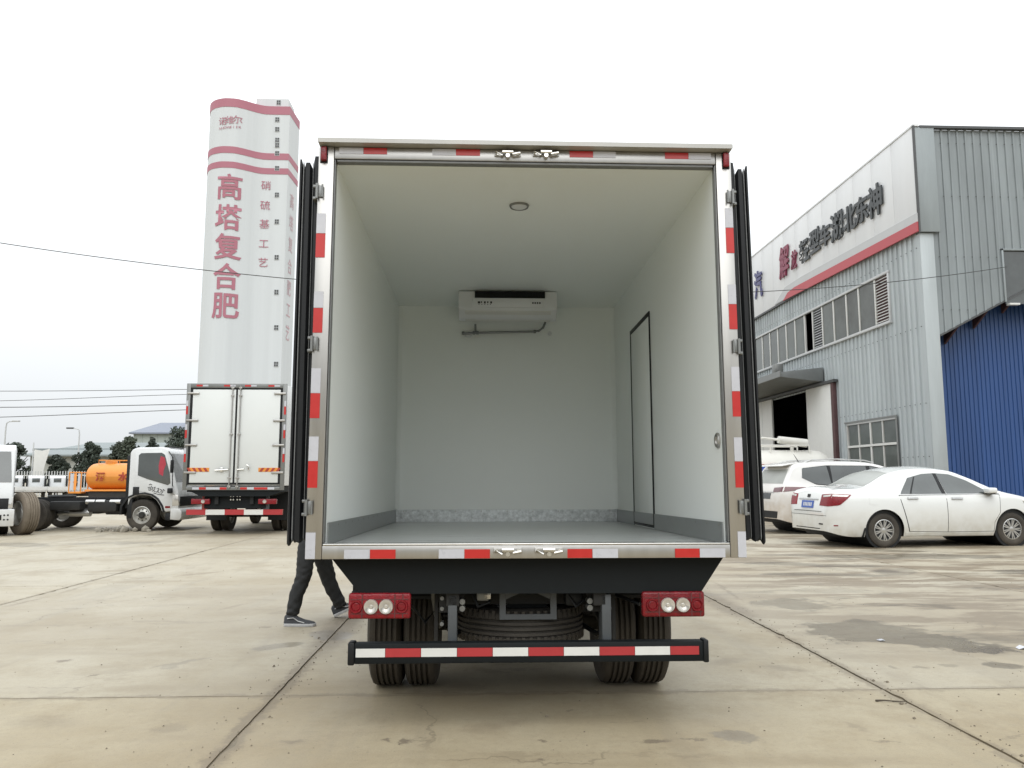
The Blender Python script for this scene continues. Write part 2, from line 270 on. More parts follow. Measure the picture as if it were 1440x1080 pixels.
# ------------------------------------------------------------------ mesh helpers
def link(name, me, mat=None, parent=None, **props):
    o = bpy.data.objects.new(name, me); COL.objects.link(o)
    if mat is not None and me is not None and not me.materials: me.materials.append(mat)
    if parent is not None: o.parent = parent
    for k, v in props.items():
        if v is not None: o[k] = v
    return o
def thing(name, label, cat, loc=(0, 0, 0), rotz=0, group=None):
    o = bpy.data.objects.new(name, None); COL.objects.link(o); o.location = loc; o.rotation_euler = (0, 0, rotz)
    o.empty_display_size = .2; o['label'] = label; o['category'] = cat
    if group: o['group'] = group
    return o
class MB:
    def __init__(s, M=None): s.bm = bmesh.new(); s.M = M
    def _merge(s, tb, M=None):
        if M is not None: bmesh.ops.transform(tb, matrix=M, verts=tb.verts)
        me = bpy.data.meshes.new('tmp'); tb.to_mesh(me); tb.free(); s.bm.from_mesh(me); bpy.data.meshes.remove(me); return s
    def box(s, x0, x1, y0, y1, z0, z1, bev=0, seg=2, M=None):
        tb = bmesh.new(); bmesh.ops.create_cube(tb, size=1)
        for v in tb.verts: v.co = Vector(((x0+x1)/2+v.co.x*(x1-x0), (y0+y1)/2+v.co.y*(y1-y0), (z0+z1)/2+v.co.z*(z1-z0)))
        if bev: bmesh.ops.bevel(tb, geom=tb.edges[:], offset=bev, segments=seg, profile=.5, affect='EDGES', clamp_overlap=True)
        return s._merge(tb, M)
    def cyl(s, p0, p1, r0, r1=None, n=14):
        p0, p1 = Vector(p0), Vector(p1); d = p1-p0; tb = bmesh.new()
        bmesh.ops.create_cone(tb, cap_ends=True, segments=n, radius1=r0, radius2=r0 if r1 is None else r1, depth=d.length)
        return s._merge(tb, Matrix.Translation((p0+p1)/2) @ d.to_track_quat('Z', 'Y').to_matrix().to_4x4())
    def tube(s, pts, r, n=8):
        pts = [Vector(p) for p in pts]; tb = bmesh.new(); rings = []
        for i, p in enumerate(pts):
            d = (pts[min(i+1, len(pts)-1)]-pts[max(i-1, 0)]).normalized(); q = d.to_track_quat('Z', 'Y')
            rr = r[i] if isinstance(r, (list, tuple)) else r
            rings.append([tb.verts.new(p+q @ Vector((rr*math.cos(2*math.pi*k/n), rr*math.sin(2*math.pi*k/n), 0))) for k in range(n)])
        for a, b in zip(rings, rings[1:]):
            # untwist: match nearest start vertex
            off = min(range(n), key=lambda k: (b[k].co-a[0].co).length)
            for k in range(n): tb.faces.new((a[k], a[(k+1) % n], b[(k+1+off) % n], b[(k+off) % n]))
        tb.faces.new(rings[0][::-1]); tb.faces.new(rings[-1])
        bmesh.ops.recalc_face_normals(tb, faces=tb.faces[:])
        return s._merge(tb)
    def lathe(s, prof, n=40, M=None, close=True):
        """profile of (radius, height) points turned about local Z"""
        tb = bmesh.new(); rings = []
        for r, h in prof:
            if r < 1e-6: rings.append([tb.verts.new((0, 0, h))]*n)
            else: rings.append([tb.verts.new((r*math.cos(2*math.pi*k/n), r*math.sin(2*math.pi*k/n), h)) for k in range(n)])
        pr = list(zip(rings, rings[1:]))+([(rings[-1], rings[0])] if close else [])
        for a, b in pr:
            for k in range(n):
                vv = []
                for v in (a[k], a[(k+1) % n], b[(k+1) % n], b[k]):
                    if v not in vv: vv.append(v)
                if len(vv) > 2:
                    try: tb.faces.new(vv)
                    except ValueError: pass
        bmesh.ops.recalc_face_normals(tb, faces=tb.faces[:])
        return s._merge(tb, M)
    def prism(s, pts, h0, h1, plane='xz', bev=0, seg=2, M=None):
        """polygon in a plane, extruded along the remaining axis from h0 to h1"""
        f = {'xz': lambda a, b, h: (a, h, b), 'xy': lambda a, b, h: (a, b, h), 'yz': lambda a, b, h: (h, a, b)}[plane]
        tb = bmesh.new(); A = [tb.verts.new(f(a, b, h0)) for a, b in pts]; B = [tb.verts.new(f(a, b, h1)) for a, b in pts]; n = len(pts)
        tb.faces.new(A); tb.faces.new(B[::-1])
        for i in range(n): tb.faces.new((A[i], B[i], B[(i+1) % n], A[(i+1) % n]))
        bmesh.ops.recalc_face_normals(tb, faces=tb.faces[:])
        if bev:
            ed = [e for e in tb.edges if len(e.link_faces) == 2 and e.calc_face_angle(0) > R(20)]
            bmesh.ops.bevel(tb, geom=ed, offset=bev, segments=seg, profile=.5, affect='EDGES', clamp_overlap=True)
        return s._merge(tb, M)
    def grid(s, rows, M=None):
        tb = bmesh.new(); V = [[tb.verts.new(p) for p in r] for r in rows]
        for a, b in zip(V, V[1:]):
            for i in range(len(a)-1):
                try: tb.faces.new((a[i], a[i+1], b[i+1], b[i]))
                except ValueError: pass
        return s._merge(tb, M)
    def mesh(s, name, ang=35, recalc=False):
        if recalc: bmesh.ops.recalc_face_normals(s.bm, faces=s.bm.faces[:])
        if s.M is not None: bmesh.ops.transform(s.bm, matrix=s.M, verts=s.bm.verts)
        me = bpy.data.meshes.new(name); s.bm.to_mesh(me); s.bm.free()
        if ang:
            for p in me.polygons: p.use_smooth = True
            me.set_sharp_from_angle(angle=R(ang))
        return me
    def build(s, name, mat, parent=None, ang=35, loc=None, **props):
        o = link(name, s.mesh(name, ang), mat, parent, **props)
        if loc is not None: o.location = loc
        return o
def glyph(ch, size, ext=0., bold=0., shear=0.):
    c = bpy.data.curves.new('t', 'FONT'); c.body = ch; c.size = size; c.extrude = ext; c.offset = bold; c.align_x = 'CENTER'; c.align_y = 'CENTER'; c.shear = shear; c.resolution_u = 3
    o = bpy.data.objects.new('t', c); COL.objects.link(o); dg = bpy.context.evaluated_depsgraph_get(); dg.update()
    me = bpy.data.meshes.new_from_object(o.evaluated_get(dg)); bpy.data.objects.remove(o); bpy.data.curves.remove(c); me.materials.clear()
    # centre on the bounding box
    xs = [v.co.x for v in me.vertices]; ys = [v.co.y for v in me.vertices]
    if xs: me.transform(Matrix.Translation((-(min(xs)+max(xs))/2, -(min(ys)+max(ys))/2, 0)))
    return me
FACE_S = Matrix(((1, 0, 0, 0), (0, 0, -1, 0), (0, 1, 0, 0), (0, 0, 0, 1)))     # text readable when looking along +Y
FACE_W = Matrix(((0, 0, -1, 0), (-1, 0, 0, 0), (0, 1, 0, 0), (0, 0, 0, 1)))    # text readable when looking along +X
def letter(ch, size, at, face, mat, parent, ext=.0, bold=0., shear=0., name='letter', M=None):
    me = glyph(ch, size, ext, bold, shear); T = Matrix.Translation(at) @ face
    me.transform(T if M is None else M @ T); return link(name, me, mat, parent)
def lerp_curve(pts, x):
    if x <= pts[0][0]: return pts[0][1]
    for (a, b), (c, d) in zip(pts, pts[1:]):
        if x <= c: return b+(d-b)*(x-a)/(c-a)
    return pts[-1][1]
def smooth_curve(pts):
    """monotone-ish cubic through points"""
    n = len(pts); m = []
    for i in range(n):
        if i == 0: m.append((pts[1][1]-pts[0][1])/(pts[1][0]-pts[0][0]))
        elif i == n-1: m.append((pts[-1][1]-pts[-2][1])/(pts[-1][0]-pts[-2][0]))
        else:
            d0 = (pts[i][1]-pts[i-1][1])/(pts[i][0]-pts[i-1][0]); d1 = (pts[i+1][1]-pts[i][1])/(pts[i+1][0]-pts[i][0])
            m.append(0 if d0*d1 <= 0 else 2*d0*d1/(d0+d1))
    def f(x):
        if x <= pts[0][0]: return pts[0][1]
        for i in range(n-1):
            if x <= pts[i+1][0]:
                h = pts[i+1][0]-pts[i][0]; t = (x-pts[i][0])/h
                return ((1+2*t)*(1-t)**2*pts[i][1]+t*(1-t)**2*h*m[i]+t*t*(3-2*t)*pts[i+1][1]+t*t*(t-1)*h*m[i+1])
        return pts[-1][1]
    return f
def tyre_profile(r, w, rin, ribs=True):
    """cross-section (radius, height) of a tyre with circumferential grooves"""
    h = w/2; p = [(rin, -h*.82), (rin+.25*(r-rin), -h*.98), (rin+.62*(r-rin), -h), (r-.035*r/.4, -h*.93), (r-.008, -h*.80)]
    if ribs:
        k = 5
        for i in range(k):
            a = -h*.76+i*(2*h*.76)/k; b = a+(2*h*.76)/k
            p += [(r, a+.001), (r, b-.014*w/.2)]
            if i < k-1: p += [(r-.014, b-.012*w/.2), (r-.014, b-.001)]
    else: p += [(r, -h*.6), (r+.002, 0), (r, h*.6)]
    p += [(r-.008, h*.80), (r-.035*r/.4, h*.93), (rin+.62*(r-rin), h), (rin+.25*(r-rin), h*.98), (rin, h*.82)]
    return p
AX = Matrix.Rotation(math.pi/2, 4, 'Y')       # lathe axis Z -> X
AY = Matrix.Rotation(math.pi/2, 4, 'X')       # lathe axis Z -> -Y
def truck_wheel(parent, at, axis, r=.385, w=.2, mt=None, face=1, dish=True, name='wheel', rot=None):
    """tyre mesh as the wheel, with a rim child; axis 'x' or 'y' is the axle direction, face = +-1 the outer side"""
    A = (AX if axis == 'x' else AY)
    if face < 0: A = A @ Matrix.Rotation(math.pi, 4, 'X')
    if rot is not None: A = rot @ A
    T = Matrix.Translation(at) @ A
    rin = r*.56
    wobj = MB(); wobj.lathe(tyre_profile(r, w, rin), 48, T); wo_ = wobj.build(name, mt or M_tyre, parent)
    rm = MB(); h = w/2
    rm.lathe([(rin+.004, -h*.8), (rin+.004, h*.82), (rin-.012, h*.86), (rin-.03, h*.55), (rin*.72, h*.18), (rin*.42, h*.40), (rin*.40, h*.75), (0, h*.78), (0, -h*.2), (rin*.8, -h*.3), (rin-.02, -h*.7)], 32, T)
    ro_ = rm.build('rim', M_rim, wo_)
    hb = MB(); hb.lathe([(rin*.395, h*.752), (rin*.395, h*.80), (rin*.30, h*.83), (rin*.26, h*1.0), (0, h*1.02)], 20, T, close=False)
    for k in range(8): hb.cyl(T @ Vector((rin*.60*math.cos(k*.785), rin*.60*math.sin(k*.785), h*.275)), T @ Vector((rin*.60*math.cos(k*.785), rin*.60*math.sin(k*.785), h*.33)), rin*.085, n=8)
    hb.build('hub', M_chass, wo_)
    return wo_

# ------------------------------------------------------------------ ground: one sheet plus concrete slabs with open joints
g = MB()
xs = [-2500, -34.71, 12.45, 2500]; ys = [-2500, -5.05, 39.95, 2500]
def in_slabs(i, j): return i == 1 and j == 1
for i in range(3):
    for j in range(3):
        z = -.010
        g.grid([[(xs[i], ys[j], z), (xs[i+1], ys[j], z)], [(xs[i], ys[j+1], z), (xs[i+1], ys[j+1], z)]])
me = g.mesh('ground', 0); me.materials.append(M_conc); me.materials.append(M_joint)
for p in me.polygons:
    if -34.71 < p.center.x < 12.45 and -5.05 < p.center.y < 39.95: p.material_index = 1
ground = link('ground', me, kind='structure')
jx = [-1.23+3.72*k for k in range(-9, 4)]; jx[-1] = 12.45
jx = [-34.71]+jx[1:]; jy = [-5.05, -.02, 4.98, 9.98, 14.98, 19.98, 24.98, 29.98, 34.98, 39.95]
for i in range(len(jx)-1):
    for j in range(len(jy)-1):
        gx, gy = .0055, .003
        x0, x1, y0, y1 = jx[i]+gx, jx[i+1]-gx, jy[j]+gy, jy[j+1]-gy
        fine = 56 if (-9 < x0 < 8 and jy[j] < 14) else 6
        pts = []
        def jit(a): return rnd.uniform(-a, a)
        rag = .007 if fine > 6 else .004
        for k in range(fine): pts.append((x0+(x1-x0)*k/fine, y0+abs(jit(.0025))))
        for k in range(fine):
            pts.append((x1-abs(jit(rag))-(.02*max(0, math.sin(k*.9+i)) if rnd.random() < .12 and fine > 6 else 0), y0+(y1-y0)*k/fine))
        for k in range(fine): pts.append((x1+(x0-x1)*k/fine, y1-abs(jit(.0025))))
        for k in range(fine): pts.append((x0+abs(jit(rag))+(.03*rnd.random() if rnd.random() < .10 and fine > 6 else 0), y1+(y0-y1)*k/fine))
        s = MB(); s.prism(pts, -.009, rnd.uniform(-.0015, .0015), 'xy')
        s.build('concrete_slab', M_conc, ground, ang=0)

# ------------------------------------------------------------------ the refrigerated truck, seen from behind with its box open
PITCH = -R(1.1)
T = thing('refrigerated_truck', 'white refrigerated box truck in the centre with its rear doors swung fully open', 'truck', (.245, 5.25, 0))
T.rotation_euler = (PITCH, 0, 0)
def P_(name, mb, mat, parent=T, **k): return mb.build(name, mat, parent, **k)
for s in (-1, 1):
    P_('side_wall', MB().box(*sorted((s*1.06, s*1.142)), -1.03, 2.41, .93, 3.02), M_frp)
P_('front_wall', MB().box(-1.06, 1.06, 2.33, 2.41, .93, 3.02), M_frp)
P_('ceiling', MB().box(-1.142, 1.142, -1.03, 2.41, 3.02, 3.10), M_frp)
P_('cargo_floor', MB().box(-1.142, 1.142, -1.03, 2.41, .865, .93), M_floor)
# rounded inner corner coves
for s in (-1, 1):
    P_('corner_cove', MB().prism([(s*1.059, 2.329), (s*1.02, 2.329), (s*1.045, 2.315), (s*1.059, 2.29)], 1.05, 3.018, 'xy'), M_frp)
rv = MB()
for s in (-1, 1):
    for k in range(14): rv.lathe([(0, .003), (.005, .002), (.007, 0), (0, 0)], 8, Matrix.Translation((s*1.0505, -.95+k*.24, 1.028)) @ Matrix.Rotation(-s*math.pi/2, 4, 'Y'))
for k in range(9): rv.lathe([(0, .003), (.005, .002), (.007, 0), (0, 0)], 8, Matrix.Translation((-.98+k*.245, 2.318, 1.030)) @ AY)
P_('rivets', rv, M_stain, kind='stuff')
# kick plates of bare galvanised sheet
P_('kick_plate', MB().box(-1.059, -1.052, -1.0, 2.32, .932, 1.045), M_kick)
P_('kick_plate', MB().box(1.052, 1.059, -1.0, .69, .932, 1.045), M_kick)
P_('kick_plate', MB().box(1.052, 1.059, 1.48, 2.32, .932, 1.045), M_kick)
P_('kick_plate', MB().box(-1.05, 1.05, 2.318, 2.328, .932, 1.045), M_galv)
# rear frame
for s in (-1, 1):
    P_('rear_post', MB().box(*sorted((s*1.066, s*1.152)), -1.09, -1.032, .862, 3.10, .006), M_stain)
    P_('door_seal_channel', MB().box(*sorted((s*1.058, s*1.065)), -1.082, -1.034, .945, 3.03, .003), M_gask)
    P_('corner_angle', MB().box(*sorted((s*1.143, s*1.156)), -1.02, -.90, .862, 3.09, .003), M_cab)
P_('header', MB().box(-1.065, 1.065, -1.086, -1.032, 3.033, 3.10, .005), M_stain)
P_('header_seal', MB().box(-1.052, 1.052, -1.078, -1.034, 3.018, 3.032, .004), M_gask)
P_('sill', MB().box(-1.065, 1.065, -1.09, -1.032, .863, .931, .003), M_stain)
P_('sill_edge', MB().box(-1.062, 1.062, -1.094, -1.0, .932, .941, .003), M_chrome)
v = MB(); v.prism([(-1.135, 3.108), (-1.135, 3.129), (-1.03, 3.150), (2.4, 3.150), (2.4, 3.102), (-1.03, 3.102), (-1.085, 3.104)], -1.148, 1.148, 'yz')
P_('roof_cap', v, M_capw)
P_('roof_cap_edge', MB().box(-1.150, 1.150, -1.138, -1.1355, 3.106, 3.131), M_capw)
# reflective strips: header, sill, posts
def strip(x0, x1, z0, z1, red, y=-1.09):
    P_('reflective_strip', MB().box(x0, x1, y-.0025, y-.0003, z0, z1), M_red if red else M_wht)
for a, b, r in ((-1.04, -.908, 0), (-.906, -.777, 1), (-.526, -.397, 0), (-.395, -.261, 1), (.24, .372, 1), (.374, .50, 0), (.779, .911, 1), (.913, 1.04, 0)):
    strip(a, b, 3.062, 3.098, r, -1.086)
for a, b, r in ((-.951, -.82, 0), (-.818, -.687, 1), (-.464, -.333, 0), (-.331, -.199, 1), (.205, .335, 1), (.337, .47, 0), (.771, .90, 1), (.902, 1.037, 0)):
    strip(a, b, .865, .911, r)
for x0, x1, d in ((-1.15, -1.10, 0), (1.106, 1.15, .01)):
    for zt, zm, zb in ((2.715+6*d, 2.602+6*d, 2.467+5*d), (2.277+6*d, 2.187+4*d, 2.051+3.5*d), (1.858+2*d, 1.725+2*d, 1.592+1.5*d), (1.495, 1.367, 1.228), (.998, .865, 0)):
        if zb and zm-zb > 0:
            strip(x0, x1, zm+.001, zt, 0); strip(x0, x1, zb, zm-.001, 1)
        else: strip(x0, x1, zm, zt, 0)
# corner marker lamps
for s in (-1, 1):
    lm = P_('marker_lamp', MB().box(*sorted((s*1.104, s*1.138)), -1.112, -1.091, 3.012, 3.095, .008, 3), M_lens)
    P_('lamp_base', MB().box(*sorted((s*1.10, s*1.142)), -1.0935, -1.0905, 3.006, 3.099), M_plas, lm)
# lock-rod keepers on header and sill
for x, z, yy in ((-.107, 3.073, -1.086), (.107, 3.078, -1.086), (-.107, .905, -1.09), (.107, .905, -1.09)):
    k = MB(); k.box(x-.074, x+.074, yy-.006, yy-.0003, z-.015, z+.015, .003)
    kp = P_('lock_keeper', k, M_stain)
    k = MB()
    for s in (-1, 1):
        k.tube([(x+s*.03, yy-.006, z-.012), (x+s*.03, yy-.03, z-.012), (x+s*.066, yy-.03, z-.004), (x+s*.066, yy-.006, z+.004)], .007)
        k.cyl((x+s*.055, yy-.004, z), (x+s*.055, yy-.012, z), .007, n=8)
    k.cyl((x-.03, yy-.028, z+.002), (x+.03, yy-.028, z+.002), .011, n=10); k.cyl((x, yy-.005, z-.018), (x, yy-.032, z-.018), .012, n=8)
    P_('keeper_claw', k, M_chrome, kp)
# hinges between posts and doors
for s in (-1, 1):
    for zc in (2.84, 1.99, 1.125):
        h = MB(); h.box(*sorted((s*1.122, s*1.150)), -1.098, -1.092, zc-.034, zc+.034, .003)
        h.box(*sorted((s*1.150, s*1.178)), -1.085, -1.02, zc-.042, zc-.026, .003); h.box(*sorted((s*1.150, s*1.178)), -1.085, -1.02, zc+.026, zc+.042, .003)
        hi = P_('hinge', h, M_frame)
        h = MB(); h.cyl((s*1.152, -1.101, zc-.042), (s*1.152, -1.101, zc+.042), .008, n=12); h.cyl((s*1.122, -1.104, zc-.036), (s*1.122, -1.104, zc+.036), .005, n=8)
        P_('hinge_pin', h, M_frame, hi)
# the two doors folded back along the sides
for s in (-1, 1):
    d = MB(); d.box(*sorted((s*1.178, s*1.250)), -.965, .09, .955, 3.02, .004); door = P_('door', d, M_frp)
    # rubber lip mouldings round the door edge
    ribs = [(1.155, 1.192, 3.070, .958, -1.030, M_rub), (1.194, 1.200, 3.040, .960, -1.006, M_gask), (1.202, 1.244, 3.036, .950, -1.022, M_rub), (1.246, 1.254, 3.046, .956, -1.008, M_gask), (1.256, 1.274, 3.058, .934, -1.014, M_rub)]
    for a, b, zt, zb, yy, mt in ribs:
        q = MB(); w = b-a; c = (a+b)/2
        ring = [(s*a, -.966), (s*a, yy+.014), (s*(a+w*.25), yy), (s*(b-w*.25), yy), (s*b, yy+.014), (s*b, -.966)]
        tb = bmesh.new(); fl = lambda x: s*(1.268-(1.274-abs(x))*(1.12 if abs(x) > 1.16 else 1.0)) if s < 0 else x*1.010
        lo = [tb.verts.new((fl(x), y, zb+.012*math.cos(i*1.9))) for i, (x, y) in enumerate(ring)]
        hi_ = [tb.verts.new((x, y, zt-(.022 if i in (0, 1) else .0 if i in (2, 3) else .03))) for i, (x, y) in enumerate(ring)]
        n = len(ring)
        for i in range(n): tb.faces.new((lo[i], lo[(i+1) % n], hi_[(i+1) % n], hi_[i]))
        tb.faces.new(lo[::-1]); tb.faces.new(hi_); bmesh.ops.recalc_face_normals(tb, faces=tb.faces[:]); q._merge(tb)
        P_('door_gasket' if mt is M_rub else 'gasket_trim', q, mt, door)
    q = MB(); xo = s*1.252
    for (y0, y1, z0, z1) in ((-.96, .085, 2.95, 2.99), (-.96, .085, .97, 1.01), (.05, .088, 1.012, 2.948)): q.box(*sorted((s*1.244, s*1.262)), y0, y1, z0, z1, .005)
    P_('door_gasket', q, M_rub, door)
    q = MB()
    for y in (-.15, .02): q.tube([(s*1.17, y, .97), (s*1.17, y, 2.99)], .011)
    P_('lock_rod', q, M_chrome, door)
# evaporator under the ceiling
ev = P_('evaporator_unit', MB().prism([(1.69, 2.845), (1.69, 3.012), (2.327, 3.012), (2.327, 2.89), (1.83, 2.765), (1.76, 2.775)], -.46, .432, 'yz', .012), M_evap)
P_('front_cover', MB().box(-.335, .318, 1.672, 1.689, 2.858, 2.945, .004), M_evap, ev)
P_('intake_grille', MB().box(-.312, .322, 1.668, 1.688, 2.948, 3.006), M_black, ev)
q = MB()
for i in range(5): q.box(-.31, .32, 1.662, 1.667, 2.953+i*.011, 2.956+i*.011)
for i in range(13): q.box(-.308+i*.052, -.304+i*.052, 1.661, 1.666, 2.95, 3.004)
P_('grille_bar', q, M_plas, ev)
P_('drip_tray', MB().prism([(1.70, 2.822), (1.70, 2.835), (1.72, 2.842), (1.83, 2.765), (1.81, 2.757)], -.40, .38, 'yz', .004), M_pvc, ev)
q = MB()      # small printed mark and model plate, unreadable at this size
for i, w in enumerate((.022, .010, .016, .012, .016)): q.box(-.285+i*.028, -.285+i*.028+w, 1.6695, 1.6715, 2.892+(i % 2)*.004, 2.912)
for i in range(5): q.box(-.278+i*.026, -.270+i*.026, 1.6695, 1.6715, 2.880, 2.886)
for i in range(4): q.box(.205+i*.021, .219+i*.021, 1.6695, 1.6715, 2.892, 2.908)
P_('printed_mark', q, M_text, ev)
q = MB(); q.tube([(-.43, 2.29, 2.742), (-.30, 2.29, 2.748), (.27, 2.29, 2.766), (.31, 2.29, 2.772), (.35, 2.27, 2.80), (.37, 2.24, 2.85)], .011); q.tube([(-.31, 2.29, 2.75), (-.31, 2.26, 2.83)], .010)
for x in (-.43, -.325, -.29, .27): q.cyl((x-.012, 2.29, 2.749+.03*(x+.3)), (x+.012, 2.29, 2.749+.03*(x+.3)), .017, n=10)
P_('drain_pipe', q, M_frame, ev)
P_('pipe_elbow', MB().lathe([(0, 0), (.03, 0), (.035, .01), (.02, .03), (0, .03)], 16, Matrix.Translation((-.38, 2.329, 2.735)) @ AY), M_evap, ev)
P_('pipe_elbow', MB().lathe([(0, 0), (.02, 0), (.022, .01), (.012, .02), (0, .02)], 16, Matrix.Translation((.42, 2.329, 2.752)) @ AY), M_evap, ev)
cl = P_('ceiling_lamp', MB().lathe([(.0, 3.006), (.045, 3.006), (.052, 3.012), (.0525, 3.0195), (0, 3.0195)], 28, Matrix.Translation((-.012, -.443, 0))), M_evap)
P_('lamp_ring', MB().lathe([(.053, 3.0195), (.053, 3.008), (.058, 3.005), (.063, 3.0195)], 28, Matrix.Translation((-.012, -.443, 0))), M_gask, cl)
# side door in the right wall
sd = P_('side_door', MB().box(1.054, 1.0595, .712, 1.458, .962, 2.57, .002), M_frp)
q = MB()
for (y0, y1, z0, z1) in ((.692, .711, .945, 2.605), (1.459, 1.480, .945, 2.605), (.711, 1.459, 2.571, 2.605), (.711, 1.459, .940, .960)): q.box(1.049, 1.0592, y0, y1, z0, z1, .003)
P_('side_door_seal', q, M_rub, sd)
P_('kick_plate', MB().box(1.050, 1.0535, .713, 1.457, .963, 1.045), M_kick, sd)
vr = P_('vent_ring', MB().lathe([(.024, 0), (.042, 0), (.043, .006), (.036, .013), (.026, .010)], 28, Matrix.Translation((1.0595, -.965, 1.487)) @ Matrix.Rotation(-math.pi/2, 4, 'Y')), M_stain)
P_('vent_plug', MB().lathe([(0, 0), (.024, 0), (.02, .006), (0, .008)], 20, Matrix.Translation((1.0595, -.965, 1.487)) @ Matrix.Rotation(-math.pi/2, 4, 'Y')), M_clear, vr)
# underbody
q = MB(); q.prism([(-1.04, .858), (-.885, .672), (.935, .668), (1.068, .858)], -.96, -.50, 'xz'); P_('rear_apron', q, M_black)
q = MB(); q.box(-1.10, 1.10, -.5, 2.4, .80, .862); P_('subframe', q, M_black)
for s in (-1, 1): P_('chassis_rail', MB().box(*sorted((s*.36, s*.43)), -.93, 4.7, .60, .80, .006), M_chass)
for y0, y1, z0, z1 in ((-.70, -.60, .58, .67), (.5, .62, .6, .79), (1.6, 1.7, .6, .79)): P_('cross_member', MB().box(-.36, .36, y0, y1, z0, z1), M_chass)
q = MB(); q.box(-1.0, 1.0, -.49, -.485, .20, .80); P_('mud_screen', MB().box(-1.0, -.50, -.465, -.455, .58, .80), M_plas); P_('mud_screen', MB().box(.50, 1.0, -.465, -.455, .58, .80), M_plas); q.bm.free()
for s in (-1, 1):
    x0, x1 = sorted((s*.615, s*.95)) if s > 0 else (-.941, -.615)
    bk = P_('tail_lamp', MB().box(x0, x1, -.982, -.93, .546, .678, .012, 3), M_lens)
    P_('lamp_housing', MB().box(x0+.006, x1-.006, -.929, -.885, .548, .684, .008), M_plas, bk)
    for xx in ((-.821, -.743) if s < 0 else (.750, .831)):
        Tm = Matrix.Translation((xx, -.983, .609)) @ AY
        P_('round_lens', MB().lathe([(.0, .012), (.008, .012), (.012, .006), (.030, .013), (.036, .013), (.039, 0), (0, 0)], 28, Tm), M_clear, bk)
    for xx in ((-.868, -.697, -.655) if s < 0 else (.703, .878, .925)): P_('lens_divider', MB().box(xx-.003, xx+.003, -.9845, -.981, .552, .672), M_dklens, bk)
    for zz in (.573, .646): P_('lens_divider', MB().box(x0+.012, x1-.012, -.9838, -.981, zz-.002, zz+.002), M_dklens, bk)
    for xx in ((-.90, -.662) if s < 0 else (.668, .908)):
        Tm = Matrix.Translation((xx, -.983, .609)) @ AY
        P_('reflector', MB().lathe([(0, .006), (.018, .006), (.022, .003), (.026, .008), (.032, .008), (.036, 0), (0, 0)], 24, Tm), M_lens, bk)
    P_('lamp_bracket', MB().box(*sorted((s*.70, s*.86)), -.93, -.86, .68, .70), M_black, bk)
ub = P_('underrun_bar', MB().box(-.90, .93, -1.0, -.93, .322, .425, .006), M_black)
for a, b in ((-.934, -.899), (.929, .958)): P_('bar_end_cap', MB().box(a, b, -1.006, -.925, .316, .432, .008), M_rub, ub)
e = [-.893, -.740, -.555, -.368, -.182, .004, .19, .378, .565, .752, .906]
for i in range(10): P_('reflective_strip', MB().box(e[i]+.001, e[i+1]-.001, -1.0025, -1.0004, .357, .400), M_bar_r if i % 2 else M_bar_w, ub)
for a, b in ((-.42, -.372), (.405, .455)): P_('bar_bracket', MB().box(a, b, -.93, -.80, .36, .66, .004), M_grey, ub)
# towing plate with its cut-outs
q = MB(); q.box(-.142, .172, -.81, -.79, .655, .682); q.box(-.142, .172, -.81, -.79, .512, .540); q.box(-.142, -.108, -.81, -.79, .54, .655); q.box(.138, .172, -.81, -.79, .54, .655)
q.prism([(-.107, .62), (-.107, .654), (-.03, .654)], -.81, -.79, 'xz'); q.prism([(.137, .62), (.137, .654), (.06, .654)], -.81, -.79, 'xz')
tp = P_('towing_plate', q, M_grey)
P_('towing_bolt', MB().cyl((.015, -.83, .672), (.015, -.70, .672), .026, n=14), M_black, tp)
q = MB(); q.box(-.1, .13, -.66, -.64, .54, .65); P_('towing_box', q, M_black, tp)
# spare wheel slung flat under the tail
q = MB(); q.lathe(tyre_profile(.372, .19, .2), 56, Matrix.Translation((-.012, -.43, .462))); sw = P_('spare_wheel', q, M_tyre)
q = MB()
for k in range(56):
    a = 2*math.pi*k/56; Mx = Matrix.Translation((-.012, -.43, .462)) @ Matrix.Rotation(a, 4, 'Z')
    for z in (-.07, .07): q.box(.358, .378, -.008, .010, z-.022, z+.022, M=Mx)
P_('tread_blocks', q, M_tyre, sw, kind='stuff')
P_('rim', MB().lathe([(0, -.03), (.19, -.03), (.202, .08), (.19, .085), (.18, .0), (0, .0)], 32, Matrix.Translation((-.012, -.43, .462))), M_rim, sw)
# brackets, bolts and shackles that glint beside the rails
for s in (-1, 1):
    q = MB(); q.box(*sorted((s*.335, s*.47)), -.86, -.84, .56, .67); q.box(*sorted((s*.48, s*.50)), -.80, -.70, .38, .67); P_('spring_hanger', q, M_chass)
    q = MB()
    for z in (.585, .62): q.cyl((s*.345, -.90, z), (s*.345, -.82, z), .016, n=8)
    for z in (.50, .58, .635): q.cyl((s*.455, -.87, z), (s*.455, -.80, z), .011, n=8)
    q.cyl((s*.40, -.88, .648), (s*.40, -.82, .648), .014, n=8)
    P_('shackle_bolt', q, M_frame)
q = MB(); q.box(-.23, -.19, -.80, -.78, .62, .66, .004); P_('number_lamp', q, M_clear)
for pts, r in (([(-.62, -.88, .60), (-.55, -.80, .50), (-.46, -.74, .60), (-.38, -.72, .66), (-.10, -.74, .69), (.2, -.74, .67), (.5, -.76, .64), (.62, -.88, .60)], .010), ([(-.40, -.74, .56), (-.44, -.70, .46), (-.40, -.62, .40), (-.30, -.4, .42)], .014), ([(.38, -.76, .56), (.46, -.72, .44), (.42, -.6, .40), (.3, -.3, .45)], .014), ([(-.30, -.78, .66), (-.26, -.80, .58), (-.20, -.78, .60), (-.18, -.70, .68)], .009), ([(.22, -.78, .67), (.28, -.82, .58), (.34, -.80, .62)], .009)):
    P_('hose', MB().tube(pts, r, 8), M_rub)
